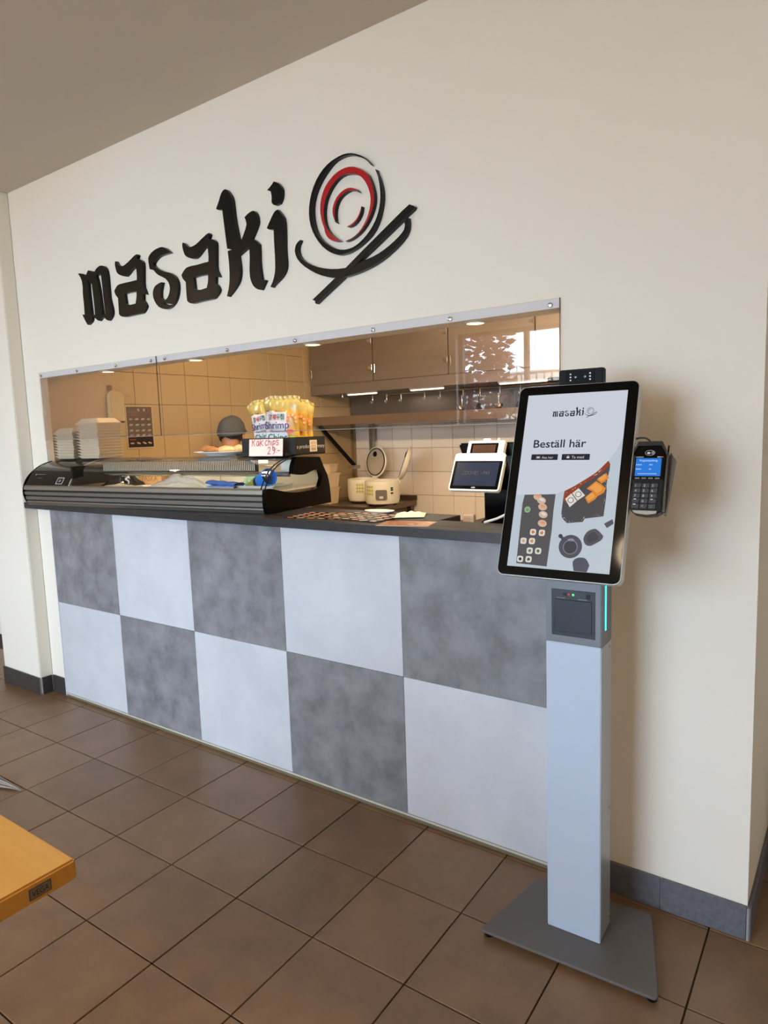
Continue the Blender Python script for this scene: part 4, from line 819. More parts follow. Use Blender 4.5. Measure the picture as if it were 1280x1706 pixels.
# --- plate of fried snacks
pl_ = thing('plate', 'white oval plate standing on the display case behind chips carton', 'plate', (1.19, .285, zt + .0005), (0, 0, .1))
MB().lathe([(.0001, .0), (.09, 0), (.10, .006), (.165, .020), (.166, .023), (.10, .011), (.0001, .008)], 40, 0, None, 1.0, .78).build('dish', white_plastic, pl_)
fry = [mat('fried_gold', (184, 128, 74), .6, var=(140, 86, 44), scale=30), mat('fried_pale', (232, 200, 150), .6, var=(206, 150, 90), scale=25)]
for k, (x, y, sx, sy, rz) in enumerate(((-.095, -.01, .06, .035, .3), (-.03, -.035, .065, .035, -.2), (.045, -.02, .075, .045, .15), (-.04, .035, .07, .035, .5), (.05, .045, .06, .03, -.3), (.105, .01, .045, .035, .8))):
    b = MB(); random.seed(40 + k); ph = random.uniform(0, 6)
    sx *= .8; sy *= .8
    b.grid(lambda u, v: (sx * math.cos(2 * PI * u) * math.sin(PI * v) * (1 + .08 * math.sin(6 * PI * u + ph)), sy * math.sin(2 * PI * u) * math.sin(PI * v), .018 * -math.cos(PI * v) * (1 + .15 * math.sin(9 * u + ph))), 18, 10, 0)
    o = b.build('fried_snack', fry[1 if k in (2, 5) else 0]); o.location = (1.19 + x, .285 + y, zt + .0305 + (.004 if abs(x) > .07 else 0)); o.rotation_euler = (0, 0, rz)
    tag(o, ['golden fried piece at the left end of the plate', 'golden fried piece near the front left of the plate', 'large pale fried piece in the middle front of plate', 'golden fried piece at the back left of the plate', 'golden fried piece at the back right of the plate', 'pale fried piece at the right end of the plate'][k], 'snack')

# --- carton of chips
CX0, CX1, CY0, CY1 = 1.375, 1.722, .235, .445
cz = zt + .001
ch = thing('chips_carton', 'black open-topped carton holding shrimp chips bags', 'carton', (CX0, CY0, cz))
W_, D_, H_ = CX1 - CX0, CY1 - CY0, .082
m = MB(); t_ = .004
m.box(0, W_, 0, D_, 0, t_); m.box(0, W_, 0, t_, 0, H_); m.box(0, W_, D_ - t_, D_, 0, H_); m.box(0, t_, t_, D_ - t_, 0, H_); m.box(W_ - t_, W_, t_, D_ - t_, 0, H_)
m.build('carton', mat('carton_black', (22, 21, 22), .55), ch, smooth=0, merge=False)
MB().box(-.012, W_ * .92, -.03, 0, -.0006, .012).build('front_lip', mat('carton_black', (22, 21, 22), .55), ch, smooth=0)
MS = Matrix(((0, -1, 0, W_), (1, 0, 0, 0), (0, 0, 1, 0), (0, 0, 0, 1)))   # the carton's right flank
tx = MB(); put_text(tx, 'a product of', .010, .030, -.0008, height=.017, F=MS, shear=.2); put_text(tx, 'Germany', .122, .030, -.0008, width=.082, height=.017, F=MS, shear=.2)
tx.build('lettering', mat('print_silver', (190, 186, 178), .5), ch, smooth=0)
st = MB(); st.box(.100, .150, -.0015, 0, .012, .066, 0, MS)
s_o = st.build('sticker', mat('sticker_tan', (206, 186, 160), .6), ch, smooth=0)
st = MB()
for z0, z1 in ((.046, .060), (.034, .043), (.017, .031)):
    flat(st, [(.106, z0), (.144, z0), (.144, z1), (.106, z1)], -.0018, 0, MS)
for x in (.112, .12, .126, .135): flat(st, [(x, .018), (x + .003, .018), (x + .003, .030), (x, .030)], -.0021, 1, MS)
st.build('sticker_print', [mat('sticker_pale', (176, 158, 134), .6), mat('sticker_dark', (110, 92, 74), .6)], s_o, smooth=0, merge=False)
pc = thing('price_card', 'pale pink price card with red handwriting propped on black carton', 'sign', (CX0 + .092, CY0 - .044, cz - .001), (-.10, 0, -.02))
MB().box(0, .220, -.001, .001, 0, .079).build('card', mat('card_pink', (248, 226, 216), .6), pc, smooth=0)
hw = MB(); U = .0105
def hand(x0, z0, s, strokes):
    x0 -= .010; z0 -= .009 if z0 > .03 else .004
    for P in strokes: stroke(hw, [(x0 + a * s, z0 + b * s) for a, b in P], .0034, -.0016)
S = .036
hand(.030, .056, S, [[(0, 0), (.05, 1)], [(0, .95), (.35, 1.0), (.5, .8), (.4, .6), (.05, .5)], [(.2, .5), (.5, 0)]])
hand(.058, .056, S, [[(.5, .6), (.2, .6), (.05, .3), (.15, .02), (.4, .1), (.5, .5), (.55, .05)], [(.18, .82), (.22, .86)], [(.42, .82), (.46, .86)]])
hand(.083, .056, S, [[(.05, 0), (.1, .95)], [(.6, .75), (.1, .4), (.6, 0)]])
hand(.115, .058, S, [[(.5, .6), (.25, .65), (.05, .3), (.2, 0), (.5, .1)]])
hand(.137, .058, S, [[(.05, 0), (.1, 1.0)], [(.08, .4), (.3, .6), (.42, .4), (.42, 0)]])
hand(.157, .058, S, [[(.1, .55), (.1, 0)], [(.1, .85), (.12, .9)]])
hand(.166, .058, S, [[(.05, -.35), (.1, .6)], [(.1, .5), (.4, .6), (.45, .25), (.1, .1)]])
hand(.187, .060, S, [[(.5, .55), (.15, .6), (.1, .4), (.45, .25), (.4, .02), (.05, .02)]])
hand(.135, .012, S, [[(.0, .7), (.2, .95), (.45, .85), (.4, .5), (.0, .05), (.55, .08)]])
hand(.163, .012, S, [[(.55, .8), (.25, .9), (.1, .6), (.35, .45), (.55, .8), (.5, .3), (.2, 0)]])
hand(.190, .012, S, [[(.05, .65), (.1, .65)], [(.05, .25), (.1, .25)], [(.25, .45), (.65, .5)]])
hw.build('handwriting', mat('ink_red', (176, 40, 50), .6), pc, smooth=0, merge=False)

bag_y = mat('bag_yellow', (192, 152, 54), .3, var=(166, 124, 40), scale=14, spec=.7)
bag_c = mat('bag_clear_top', (164, 150, 86), .22, spec=.7)
bag_w = mat('bag_white', (204, 210, 224), .35)
ink = [mat('ink_blue', (58, 62, 136), .5), mat('ink_green', (30, 122, 84), .5), mat('ink_red2', (196, 52, 48), .5), mat('ink_orange', (226, 120, 60), .5), mat('ink_dark', (50, 50, 70), .5), mat('ink_peach', (240, 170, 120), .5), mat('ink_lime', (200, 200, 60), .5)]
def chips_bag(x, y, rz, seed, label, scale=1.0, roll=0.0, ws=1.0):
    t = thing('chips_bag', label, 'chips bag', (x, y, cz + .005 + abs(roll) * .08), (0, roll, rz))
    w_, h_ = .205 * scale * ws, .262 * scale
    random.seed(seed); p1, p2, p3 = [random.uniform(0, 6.28) for _ in range(3)]
    def bulge(X, Z):
        u = min(max((X + w_ / 2) / w_, 0), 1); v = min(max(Z / h_, 0), 1)
        e = (max(0, math.sin(PI * u))) ** .55 * (max(0, math.sin(PI * min(v * 1.03, 1)))) ** .5
        wr = .0025 * math.sin(16 * u + 5 * v + p1) * (v > .7) + .0014 * math.sin(23 * v + 7 * u + p2)
        return .028 * e + (wr + .003 * math.sin(30 * u + p3) * max(0, v - .8) * 5) * min(e * 2, 1)
    def wid(v): return 1 - .10 * math.sin(PI * v) + .05 * math.sin(7 * v + p1) * v
    def lift(u, v): return v * h_ - .014 * (2 * u - 1) ** 2 * v ** 3 + .004 * math.sin(9 * u + p2) * v ** 4
    def front(u, v): return ((u - .5) * w_ * wid(v), -bulge((u - .5) * w_, v * h_), lift(u, v))
    def back(u, v): return ((u - .5) * w_ * wid(v), bulge((u - .5) * w_, v * h_) * .8, lift(u, v))
    def mi(u, v):
        if .06 < u < .72 and v < .76 + .02 * math.sin(9 * u): return 1
        return 2 if v > .80 else 0
    b = MB(); b.grid(front, 40, 44, mi); b.grid(lambda u, v: back(1 - u, v), 20, 24, 0)
    b.build('pouch', [bag_y, bag_w, bag_c], t, smooth=60)
    sl = MB()
    sl.grid(lambda u, v: ((u - .5) * w_ * wid(1), .0025 * math.sin(50 * u + p3) , lift(u, 1) - .003 + v * .014), 40, 2, 0); sl.build('top_seal', bag_c, t)
    wp = lambda X, Z: (X, -bulge(X, Z) - .0016, Z)
    tx = MB()
    put_text(tx, '알새우칩', -w_ * .30, h_ * .620, 0, width=w_ * .44, height=h_ * .095, mi=4, warp=wp)
    put_text(tx, '새', -w_ * .185, h_ * .620, 0, width=w_ * .105, height=h_ * .093, mi=2, warp=lambda X, Z: (X, -bulge(X, Z) - .0026, Z))
    put_text(tx, '칩', w_ * .040, h_ * .620, 0, width=w_ * .10, height=h_ * .093, mi=1, warp=lambda X, Z: (X, -bulge(X, Z) - .0026, Z))
    put_text(tx, 'Shrimp', -w_ * .42, h_ * .455, 0, width=w_ * .68, height=h_ * .130, mi=0, warp=wp)
    put_text(tx, 'Flavoured', -w_ * .26, h_ * .390, 0, width=w_ * .42, height=h_ * .042, mi=4, warp=wp)
    put_text(tx, 'Chips', -w_ * .34, h_ * .245, 0, width=w_ * .54, height=h_ * .120, mi=1, warp=wp)
    def patch(P, mi_): 
        vs, trr = tess([P]); tx.add([(v.x, -bulge(v.x, v.y) - .0016, v.y) for v in vs], [tuple(q) for q in trr], mi_)
    for k in range(10):   # curled prawn at the right of the label
        a = -.6 + k * .42; a2 = a + .40
        c0 = (w_ * .32, h_ * .60)
        R0, R1 = w_ * .13, w_ * .075
        patch([(c0[0] + R * math.cos(q), c0[1] + R * 1.1 * math.sin(q)) for R, q in ((R0, a), (R0, a2), (R1, a2), (R1, a))], 3 if k % 2 else 5)
    patch(disc(w_ * .27, h_ * .40, w_ * .10, 14, h_ * .03), 2); patch(disc(w_ * .33, h_ * .27, w_ * .09, 14, h_ * .055), 6)
    patch([(-w_ * .36, h_ * .765), (-w_ * .06, h_ * .765), (-w_ * .06, h_ * .78), (-w_ * .36, h_ * .78)], 4)
    tx.build('print', ink, t, smooth=0, merge=False)
    return t
chips_bag(1.468, .328, math.radians(10), 1, 'leftmost yellow shrimp chips bag leaning to the left in carton', .93, -.15, .86)
chips_bag(1.603, .283, math.radians(10), 2, 'front yellow shrimp chips bag with its white label in full view', 1.0)
chips_bag(1.606, .345, math.radians(7), 3, 'yellow shrimp chips bag directly behind the front bag', .96)
chips_bag(1.606, .396, math.radians(3), 4, 'rearmost yellow shrimp chips bag at the right of carton', .90)

# ================================================================== THINGS ON THE WORKTOP
def menu(x, y, rz, w_, d_, z, label, kind, seed):
    t = thing('menu_sheet', label, 'menu', (x, y, z), (0, 0, rz))
    MB().box(-w_ / 2, w_ / 2, -d_ / 2, d_ / 2, 0, .0012).build('sheet', mat('menu_dark', (44, 26, 22), .25, spec=.6) if kind == 0 else mat('menu_peach', (226, 176, 140), .25, spec=.6), t, smooth=0)
    random.seed(seed); m = MB()
    F = Matrix(((1, 0, 0, 0), (0, 0, 1, 0), (0, -1, 0, 0), (0, 0, 0, 1)))   # xz print -> lying on the sheet
    if kind == 0:
        for i in range(6):
            for j in range(5):
                cx = -w_ / 2 + (i + .5) * w_ / 6; cy_ = -d_ / 2 + (j + .5) * d_ / 5
                flat(m, disc(cx, cy_, w_ / 6 * .36, 8, d_ / 5 * .30, random.uniform(-.4, .4)), -.0014, random.choice((0, 1, 2, 2, 3)), F)
    else:
        flat(m, [(-w_ * .42, d_ * .18), (w_ * .2, d_ * .18), (w_ * .2, d_ * .38), (-w_ * .42, d_ * .38)], -.0014, 4, F)
        for k in range(4): flat(m, disc(-w_ * .3 + k * w_ * .2, -d_ * .12, w_ * .08, 8, d_ * .12), -.0014, (0, 4, 2, 1)[k], F)
    m.build('print', [mat('menu_orange', (214, 132, 84), .3), mat('menu_rose', (216, 168, 150), .3), mat('menu_cream', (226, 204, 178), .3), mat('menu_green', (140, 140, 96), .3), mat('menu_red', (196, 84, 62), .3)], t, smooth=0, merge=False)
menu(2.02, .085, .15, .30, .21, 1.1685, 'dark picture menu sheet nearest the display case', 0, 1)
menu(2.20, .110, -.12, .30, .21, 1.1700, 'dark picture menu sheet overlapping the first beside the napkin', 0, 2)
menu(2.47, .010, .28, .20, .125, 1.1685, 'small peach coloured flyer at the front edge of worktop', 1, 3)
random.seed(5)
def napf(u, v):
    return ((u - .5) * .12, (v - .5) * .14, .002 + .016 * (math.sin(PI * u) * math.sin(PI * v)) ** .5 * (.45 + .55 * abs(math.sin(11 * u + 3 * v) * math.cos(8 * v - 5 * u))))
b = MB(); b.grid(napf, 18, 18)
o = b.build('paper_napkin', mat('napkin', (236, 228, 206), .8), smooth=20); o.location = (2.358, .205, 1.1705); o.rotation_euler = (0, 0, .5)
tag(o, 'crumpled white paper napkin on the menu sheets', 'napkin')
b = MB(); b.lathe([(.0001, 0), (.05, 0), (.062, .006), (.064, .009), (.05, .005), (.0001, .003)], 30, 0, None, 1.15, .62)
o = b.build('saucer', cream_plastic); o.location = (2.165, .262, 1.1685); tag(o, 'small cream oval dish at the back edge of the worktop', 'dish')

# payment terminal with two screens
bk = thing('back_counter', 'low dark back counter behind the worktop carrying the till', 'counter', (0, 0, 0))
MB().box(2.42, 3.05, .315, .80, 1.07, 1.10).build('counter_top', worktop_m, bk, smooth=0)
MB().box(2.44, 3.03, .34, .78, 0, 1.07).build('cupboard', mat('cupboard_grey', (70, 66, 62), .6), bk, smooth=0)
pt = thing('till_terminal', 'white and black customer till with two tilted screens behind worktop', 'till', (2.552, .445, 1.1005))
pt.scale = (.85, .85, .85)
m = MB(); m.prism([(-.075, 0), (.10, 0), (.10, .012), (.055, .03), (.05, .34), (.0, .35), (.005, .05), (-.075, .012)], 'x', .015, .17)
m.build('stand', black_gloss, pt, bevel=.006)
TM = Matrix.Translation((0, -.030, .262)) @ Matrix.Rotation(math.radians(-27), 4, 'X')
m = MB(); extrude_outline(m, [rrect(-.135, .135, -.09, .105, .014)], -.014, .008, F=TM); tl_ = m.build('lower_display', white_plastic, pt, smooth=35)
m = MB(); extrude_outline(m, [rrect(-.128, .128, -.082, .064, .006)], -.0158, -.012, F=TM); m.build('glass_panel', black_gloss, tl_, smooth=0)
m = MB(); flat(m, [(-.113, -.066), (.113, -.066), (.113, .056), (-.113, .056)], -.0164, 0, TM); put_text(m, 'ZOOMBY - PAY', -.075, -.008, -.0170, width=.15, height=.018, mi=1, F=TM, shear=.1)
flat(m, disc(0, -.0745, .012, 10, .004), -.0165, 2, TM)
m.build('screen_picture', [emi('till_screen', (50, 60, 80), 1.0), mat('till_ink', (14, 18, 30), .5), mat('till_logo', (150, 150, 150), .5)], tl_, smooth=0, merge=False)
TU = Matrix.Translation((.018, .022, .352)) @ Matrix.Rotation(math.radians(-25), 4, 'X')
m = MB(); extrude_outline(m, [rrect(-.096, .098, -.055, .068, .006)], -.016, .010, F=TU); m.box(-.02, .015, -.012, .004, .066, .082, 0, TU); m.box(.055, .065, -.010, .002, .066, .084, 0, TU)
tu_ = m.build('upper_display', white_plastic, pt, smooth=35, merge=False)
m = MB(); extrude_outline(m, [rrect(-.078, .068, -.046, .056, .003)], -.0178, -.014, F=TU); m.build('glass_panel', black_gloss, tu_, smooth=0)
m = MB(); flat(m, [(-.066, -.035), (.056, -.035), (.056, .046), (-.066, .046)], -.0184, 0, TU); m.build('screen_picture', mat('brown_screen', (62, 44, 34), .15), tu_, smooth=0)
MB().box(-.018, .018, -.020, -.010, -.070, -.061, 0, TU).build('card_reader', black_satin, pt, bevel=.001)
m = MB(); m.prism([(-.150, .410), (.21, .412), (.18, .27), (-.10, .27), (-.150, .395)], 'y', .060, .105); m.build('rear_housing', black_gloss, pt, bevel=.008)
cbm = MB(); cbm.tube([(2.735, .115, 1.1732), (2.78, .128, 1.188), (2.83, .14, 1.213), (2.875, .18, 1.226), (2.89, .28, 1.215), (2.84, .40, 1.17), (2.79, .47, 1.106)], .0045, 8)
tag(cbm.build('white_cable', white_plastic), 'white cable rising from the worktop beside the foot of the till', 'cable')
m = MB().box(0, .045, 0, .03, 0, .058); o = m.build('white_box', mat('box_white', (214, 196, 176), .6), bevel=.002); o.location = (2.500, .385, 1.1005); o.rotation_euler = (0, 0, .2); tag(o, 'small white box left of the foot of the till', 'box')

# ================================================================== SELF-ORDER KIOSK
kx, ky = 3.2035, -.272
yaw = .0265
ko = thing('order_kiosk', 'self-order kiosk with a tilted touch screen on a white column', 'kiosk', (kx, ky, 0), (0, 0, yaw))
CW = .0785
# base plate: trapezoid with rounded corners
P = [(-.243, -.124), (.263, -.113), (.176, .204), (-.18, .19)]
def round_poly(P, r, n=5):
    Q = []; m = len(P)
    for i in range(m):
        a, b, c = Vector(P[i - 1]), Vector(P[i]), Vector(P[(i + 1) % m])
        d1 = (a - b).normalized() * r; d2 = (c - b).normalized() * r
        for k in range(n + 1):
            t = k / n; Q.append(tuple((b + d1) * (1 - t) ** 2 + b * 2 * t * (1 - t) + (b + d2) * t ** 2))
    return Q
MB().prism(round_poly(P, .018), 'z', .014, .022).build('base_plate', base_grey, ko, bevel=.0012, segs=1)
for x, y in ((-.222, -.105), (.242, -.094), (.155, .185), (-.16, .172)):
    MB().lathe([(.0001, .0005), (.013, .0005), (.015, .004), (.015, .0095), (.006, .0095), (.006, .0145), (.0001, .0145)], 16, 0, Matrix.Translation((x, y, 0))).build('foot', black_satin, ko)
MB().box(-CW, CW, 0, .014, .022, .904).build('column', kiosk_white, ko, bevel=.002)
MB().box(-CW + .001, CW - .001, .015, .104, .022, .904).build('column_rear', mat('column_rear', (176, 178, 180), .3, .35), ko, bevel=.002)
for z in (.06, .40, .885): MB().lathe([(.0001, 0), (.004, 0), (.0035, .002), (.0001, .0022)], 10, 0, Matrix.Translation((CW - .001, .085, z)) @ Matrix.Rotation(PI / 2, 4, 'Y')).build('screw', chrome, ko)
hd = MB(); hd.box(-CW, CW, 0, .098, .905, 1.135); hd = hd.build('printer_housing', kiosk_grey, ko, bevel=.002)
MB().box(-.0615, .0615, -.0012, .004, .925, 1.058).build('printer_door', mat('printer_door', (28, 32, 40), .35), hd, bevel=.0008, segs=1)
MB().box(-.0525, .0525, -.0030, .002, .937, 1.030).build('paper_flap', mat('paper_flap', (26, 30, 38), .3), hd, bevel=.001, segs=1)
MB().box(-.046, -.022, -.0026, 0, 1.033, 1.0355).box(.014, .040, -.0026, 0, 1.033, 1.0355).build('paper_slot', mat('slot_grey', (110, 112, 116), .4), hd, smooth=0, merge=False)
MB().lathe([(.0001, .002), (.003, .0015), (.0035, 0), (.0001, 0)], 10, 0, Matrix.Translation((-.0125, -.001, 1.045)) @ Matrix.Rotation(PI / 2, 4, 'X')).build('red_light', emi('led_red', (220, 60, 50), .9), hd)
MB().lathe([(.0001, .002), (.003, .0015), (.0035, 0), (.0001, 0)], 10, 0, Matrix.Translation((.0005, -.001, 1.045)) @ Matrix.Rotation(PI / 2, 4, 'X')).build('green_light', emi('led_green', (90, 240, 130), 1.6), hd)
MB().box(-.028, -.018, -.0024, 0, 1.041, 1.049).box(.038, .048, -.0024, 0, 1.038, 1.050).build('button', black_satin, hd, smooth=0, merge=False)
MB().box(CW - .001, CW + .0015, .034, .043, .944, 1.130).build('light_strip', emi('strip_cyan', (70, 215, 235), 2.6), hd, bevel=.001, segs=1)
# tilted screen (its own frame inside the kiosk)
inv = (Matrix.Translation((kx, ky, 0)) @ Matrix.Rotation(yaw, 4, 'Z')).inverted()
SM = inv @ Matrix.Translation((3.2167, -.3566, 1.3724)) @ Matrix.Rotation(yaw, 4, 'Z') @ Matrix.Rotation(-.3431, 4, 'X')
sb = MB(); extrude_outline(sb, [rrect(-.161, .161, -.2625, .2635, .018, 6)], .002, .034, F=SM)
so = sb.build('screen_housing', mat('housing_white', (206, 206, 204), .35, .2), ko, smooth=35)
sb = MB(); extrude_outline(sb, [rrect(-.1595, .1595, -.261, .262, .017, 6)], 0, .003, F=SM)
sb.build('bezel', mat('bezel_glass', (4, 4, 5), .06, spec=.22), so, smooth=35)
sd = DATA['scr']; m = MB()
HX, HZ = .13385, .238
flat(m, [(-HX, -HZ), (HX, -HZ), (HX, HZ), (-HX, HZ)], -.0004, 0, SM)
y = -.0007
cv = [tuple(p) for p in sd['photo']]
cv[0] = (-HX, cv[0][1]); cv[-1] = (HX, cv[-1][1])
flat(m, [(-HX, -HZ)] + cv + [(HX, -HZ)], y, 1, SM); y -= .0003
clampz = lambda P: [(min(max(a, -HX), HX), max(b, -HZ)) for a, b in P]
flat(m, clampz(sd['board']), y, 2, SM); flat(m, smooth_outline(sd['plate'], 1), y, 3, SM)
for a in (sd['cup'], sd['cup2']): flat(m, clampz(smooth_outline(a, 1)), y, 4, SM)
flat(m, clampz(sd['stick']), y, 4, SM)
(px_, pz), (qx, qz) = sd['pot']; R_ = math.hypot(px_ - qx, pz - qz)
flat(m, disc(px_, pz, R_, 30), y, 4, SM); (sx_, sz_), (tx_, tz_) = sd['spout']; stroke(m, [(sx_, sz_), ((sx_ + px_) / 2, (sz_ + pz) / 2)], .008, y, 4, SM); flat(m, disc(sx_, sz_, .0055, 12), y - .0002, 5, SM)
flat(m, disc(px_, pz + R_ * .55, R_ * .28, 14, R_ * .13), y - .0003, 12, SM); flat(m, disc(px_, pz - R_ * .05, R_ * .62, 24), y - .0002, 12, SM); flat(m, disc(px_, pz - R_ * .05, R_ * .57, 24), y - .0003, 5, SM)
c2 = sd['cup']; gx = sum(p[0] for p in c2) / len(c2); gz = sum(p[1] for p in c2) / len(c2); flat(m, [(gx + (a - gx) * .62, gz + (b - gz) * .62) for a, b in c2], y - .0002, 5, SM)
random.seed(12)
for (a, b), (c_, d) in zip(sd['plate'][6:13], sd['plate'][7:14]):
    for q in range(9):
        f_ = random.random(); gx_, gz_ = a + (c_ - a) * f_, b + (d - b) * f_ + .003
        gx_ = gx_ * .97 + .0008; flat(m, disc(gx_ + random.uniform(-.0015, .001), gz_ + random.uniform(0, .0025), random.uniform(.0006, .0016), 6, random.uniform(.0004, .0008), random.uniform(-.5, .5)), y - .0002, random.choice((12, 0, 5)), SM)
for q in range(26):
    f_ = random.random(); i_ = random.choice((1, 2, 3, 4)); (a, b), (c_, d) = sd['sauce'][i_ - 1], sd['sauce'][i_]
    flat(m, disc(a + (c_ - a) * f_ + .002, b + (d - b) * f_ - random.uniform(.002, .006), random.uniform(.001, .003), 7, .0012, .6), y - .0009, random.choice((10, 15, 6, 13)), SM)
y -= .0004
flat(m, sd['sauce'], y, 6, SM)
for P in sd['or']: flat(m, P, y - .0003, 7, SM); cx = sum(p[0] for p in P) / len(P); czz = sum(p[1] for p in P) / len(P); flat(m, [(cx - .002 + (a - cx) * .7, czz + .002 + (b - czz) * .7) for a, b in P], y - .0005, 8, SM)
for P in sd['wr']: flat(m, P, y - .0003, 9, SM); cx = sum(p[0] for p in P) / 4; czz = sum(p[1] for p in P) / 4; flat(m, disc(cx, czz, .0082, 14, .0075), y - .0005, 13, SM); flat(m, disc(cx, czz, .0065, 14, .006), y - .0006, 14, SM)
for k, (a, b) in enumerate(sd['nig']):
    P = disc(a, b, .0125 if k else .0115, 16, .0092, -.25)
    if k == 0: P = [(u, min(v, sd['photo'][1][1])) for u, v in P]
    flat(m, P, y - .0003 - k * .00005, 10, SM); flat(m, disc(a + .001, b + .002, .008, 12, .0038, -.35), y - .0006, 9 if k in (1, 3) else 15, SM)
(wx_, wz_), (w2, w3) = sd['was']; flat(m, disc(wx_, wz_, .0085, 16), y - .0003, 11, SM)
for a in (0, .9, 2.0, 3.1): stroke(m, [(wx_, wz_ - .004), (wx_ + .006 * math.cos(a), wz_ + .006 * math.sin(a))], .0012, y - .0005, 16, SM)
for k, (a, b) in enumerate(sd['rolls']):
    flat(m, rrect(a - .0083, a + .0083, b - .0083, b + .0083, .005, 4), y - .0003, 9, SM); flat(m, disc(a, b, .0046, 8, .0042, k), y - .0005, (7, 7, 15, 8, 16, 16, 17, 17)[k], SM)
    for q in range(3): flat(m, disc(a + .003 * math.cos(q * 2.1 + k), b + .003 * math.sin(q * 2.1 + k), .0014, 6), y - .0007, (6, 6, 11, 6, 11, 4, 4, 11)[k], SM)
# logo, headline and buttons
(lx, lz), (lx2, lz2) = sd['logo']; s_l = (lx2 - lx) / (2.5513 - .49)
F_l = SM @ Matrix.Translation((lx, 0, lz + .002))
for key, polys in DATA['sign'].items():
    vs, trr = tess(polys)
    m.add([((v.x - .49) * s_l, -.0009, (v.y - 2.10) * s_l) for v in vs], [tuple(q) for q in trr], 17, F_l)
(bx0, bz0), (bx1, bz1) = sd['best']; cap_h = sd['b_cap'][0][1] - bz0
put_text(m, 'Beställ här', bx0, (bz0 + bz1) / 2, -.0009, width=(bx1 - bx0), height=cap_h * 1.16, mi=18, F=SM)
for P in sd['btn']:
    xs_ = [p[0] for p in P]; zs_ = [p[1] for p in P]
    flat(m, rrect(min(xs_), max(xs_), (zs_[2] + zs_[3]) / 2, (zs_[0] + zs_[1]) / 2, .0015, 3), -.0009, 18, SM)
tp = sd['btxt']
for (a, b), wd_ in (((tp[0], tp[1]), 'Äta här'), ((tp[2], tp[3]), 'Ta med')):
    put_text(m, wd_, a[0], (a[1] + b[1]) / 2 - .0005, -.0013, width=b[0] - a[0], height=.0068, mi=9, F=SM)
i0, i1 = sd['bico']; flat(m, disc(i0[0], i0[1], .0030, 12), -.0013, 9, SM); stroke(m, [(i0[0] - .0045, i0[1] - .0035), (i0[0] - .0045, i0[1] + .0035)], .0009, -.0013, 9, SM); stroke(m, [(i0[0] + .0045, i0[1] - .0035), (i0[0] + .0045, i0[1] + .0035)], .0009, -.0013, 9, SM)
flat(m, [(i1[0] - .0035, i1[1] - .0028), (i1[0] + .0035, i1[1] - .0028), (i1[0] + .004, i1[1] + .001), (i1[0] - .004, i1[1] + .001)], -.0013, 9, SM); stroke(m, [(i1[0] - .0025, i1[1] + .001), (i1[0] - .0015, i1[1] + .0036), (i1[0] + .0015, i1[1] + .0036), (i1[0] + .0025, i1[1] + .001)], .0009, -.0013, 9, SM)
SCOL = [(209, 215, 226), (192, 204, 214), (88, 85, 88), (78, 76, 80), (82, 82, 92), (66, 66, 76), (150, 66, 42), (226, 138, 56), (240, 164, 78), (228, 222, 216), (214, 184, 160), (150, 190, 140), (150, 152, 162), (90, 76, 70), (236, 230, 222), (226, 160, 130), (84, 116, 70), (34, 32, 40), (36, 40, 54)]
m.build('screen_picture', [emi('screen_%d' % k, c, .90) for k, c in enumerate(SCOL)], so, smooth=0, merge=False)
# camera bar on top
cb_ = MB(); cb_.box(-.060, .060, -.010, .018, 1.60, 1.661)
ca = cb_.build('camera_bar', mat('camera_bar', (16, 17, 18), .55, spec=.15), ko, bevel=.003); ca.location = (-.002 + .016, .030, 0)
cm_ = MB(); cm_.box(-.040, .038, -.0112, -.009, 1.622, 1.656)
c2 = cm_.build('camera_window', mat('camera_window', (6, 6, 7), .5, spec=.1), ca, smooth=0)
for x in (-.014, .012): MB().lathe([(.0001, .0014), (.0035, .001), (.004, 0), (.0001, 0)], 12, 0, Matrix.Translation((x, -.0112, 1.640)) @ Matrix.Rotation(PI / 2, 4, 'X')).build('lens', mat('lens_glass', (60, 58, 66), .1), ca)
dm = MB()
for x in (-.027, .026):
    for z in (1.632, 1.640, 1.648): dm.box(x - .002, x + .002, -.0118, -.011, z - .0018, z + .0018)
dm.build('led_dots', mat('led_pale', (220, 220, 216), .4), ca, smooth=0)
# rear mounting arm
MB().box(-.05, .05, .034, .075, -.16, .13, 0, SM).build('mount_arm', kiosk_grey, ko, bevel=.004)

# card terminal on the kiosk's right flank
tm = DATA['term']
ct_ = thing('card_terminal', 'black card payment terminal with a blue display beside kiosk screen', 'card terminal', (3.2167, -.3566, 1.3724))
ct_.rotation_euler = (Matrix.Rotation(yaw, 4, 'Z') @ Matrix.Rotation(-.3431, 4, 'X')).to_euler()
X0, X1 = .1645, .2400
body = [(.1655, .0720), (.1745, .0885), (.2275, .0885), (.2385, .0700), (.2385, .0005), (.2400, -.074), (.226, -.0840), (.200, -.0860), (.176, -.0825), (.1645, -.074), (.1650, .0005)]
m = MB(); extrude_outline(m, [body], .004, .034); m.build('body', black_satin, ct_, bevel=.003, merge=False)
hood = [(.1655, .0720), (.1745, .0975), (.2275, .0975), (.2385, .0760), (.2385, .0700), (.2275, .0885), (.1745, .0885)]
m = MB(); extrude_outline(m, [[(.164, .066), (.1735, .0875), (.2285, .0875), (.240, .066), (.240, .075), (.2295, .0985), (.1730, .0985), (.164, .075)]], -.004, .034); m.build('hood', mat('hood_black', (30, 28, 28), .3), ct_, smooth=0)
m = MB(); extrude_outline(m, [[(.167, .0665), (.1755, .0860), (.2268, .0860), (.2370, .0665), (.2372, .0035), (.1665, .0035)]], .0015, .006); m.build('front_plate', black_gloss, ct_, smooth=0)
m = MB(); flat(m, rrect(.1700, .2300, .0113, .0568, .001, 2), .0010, 0)
tp = tm['txt']
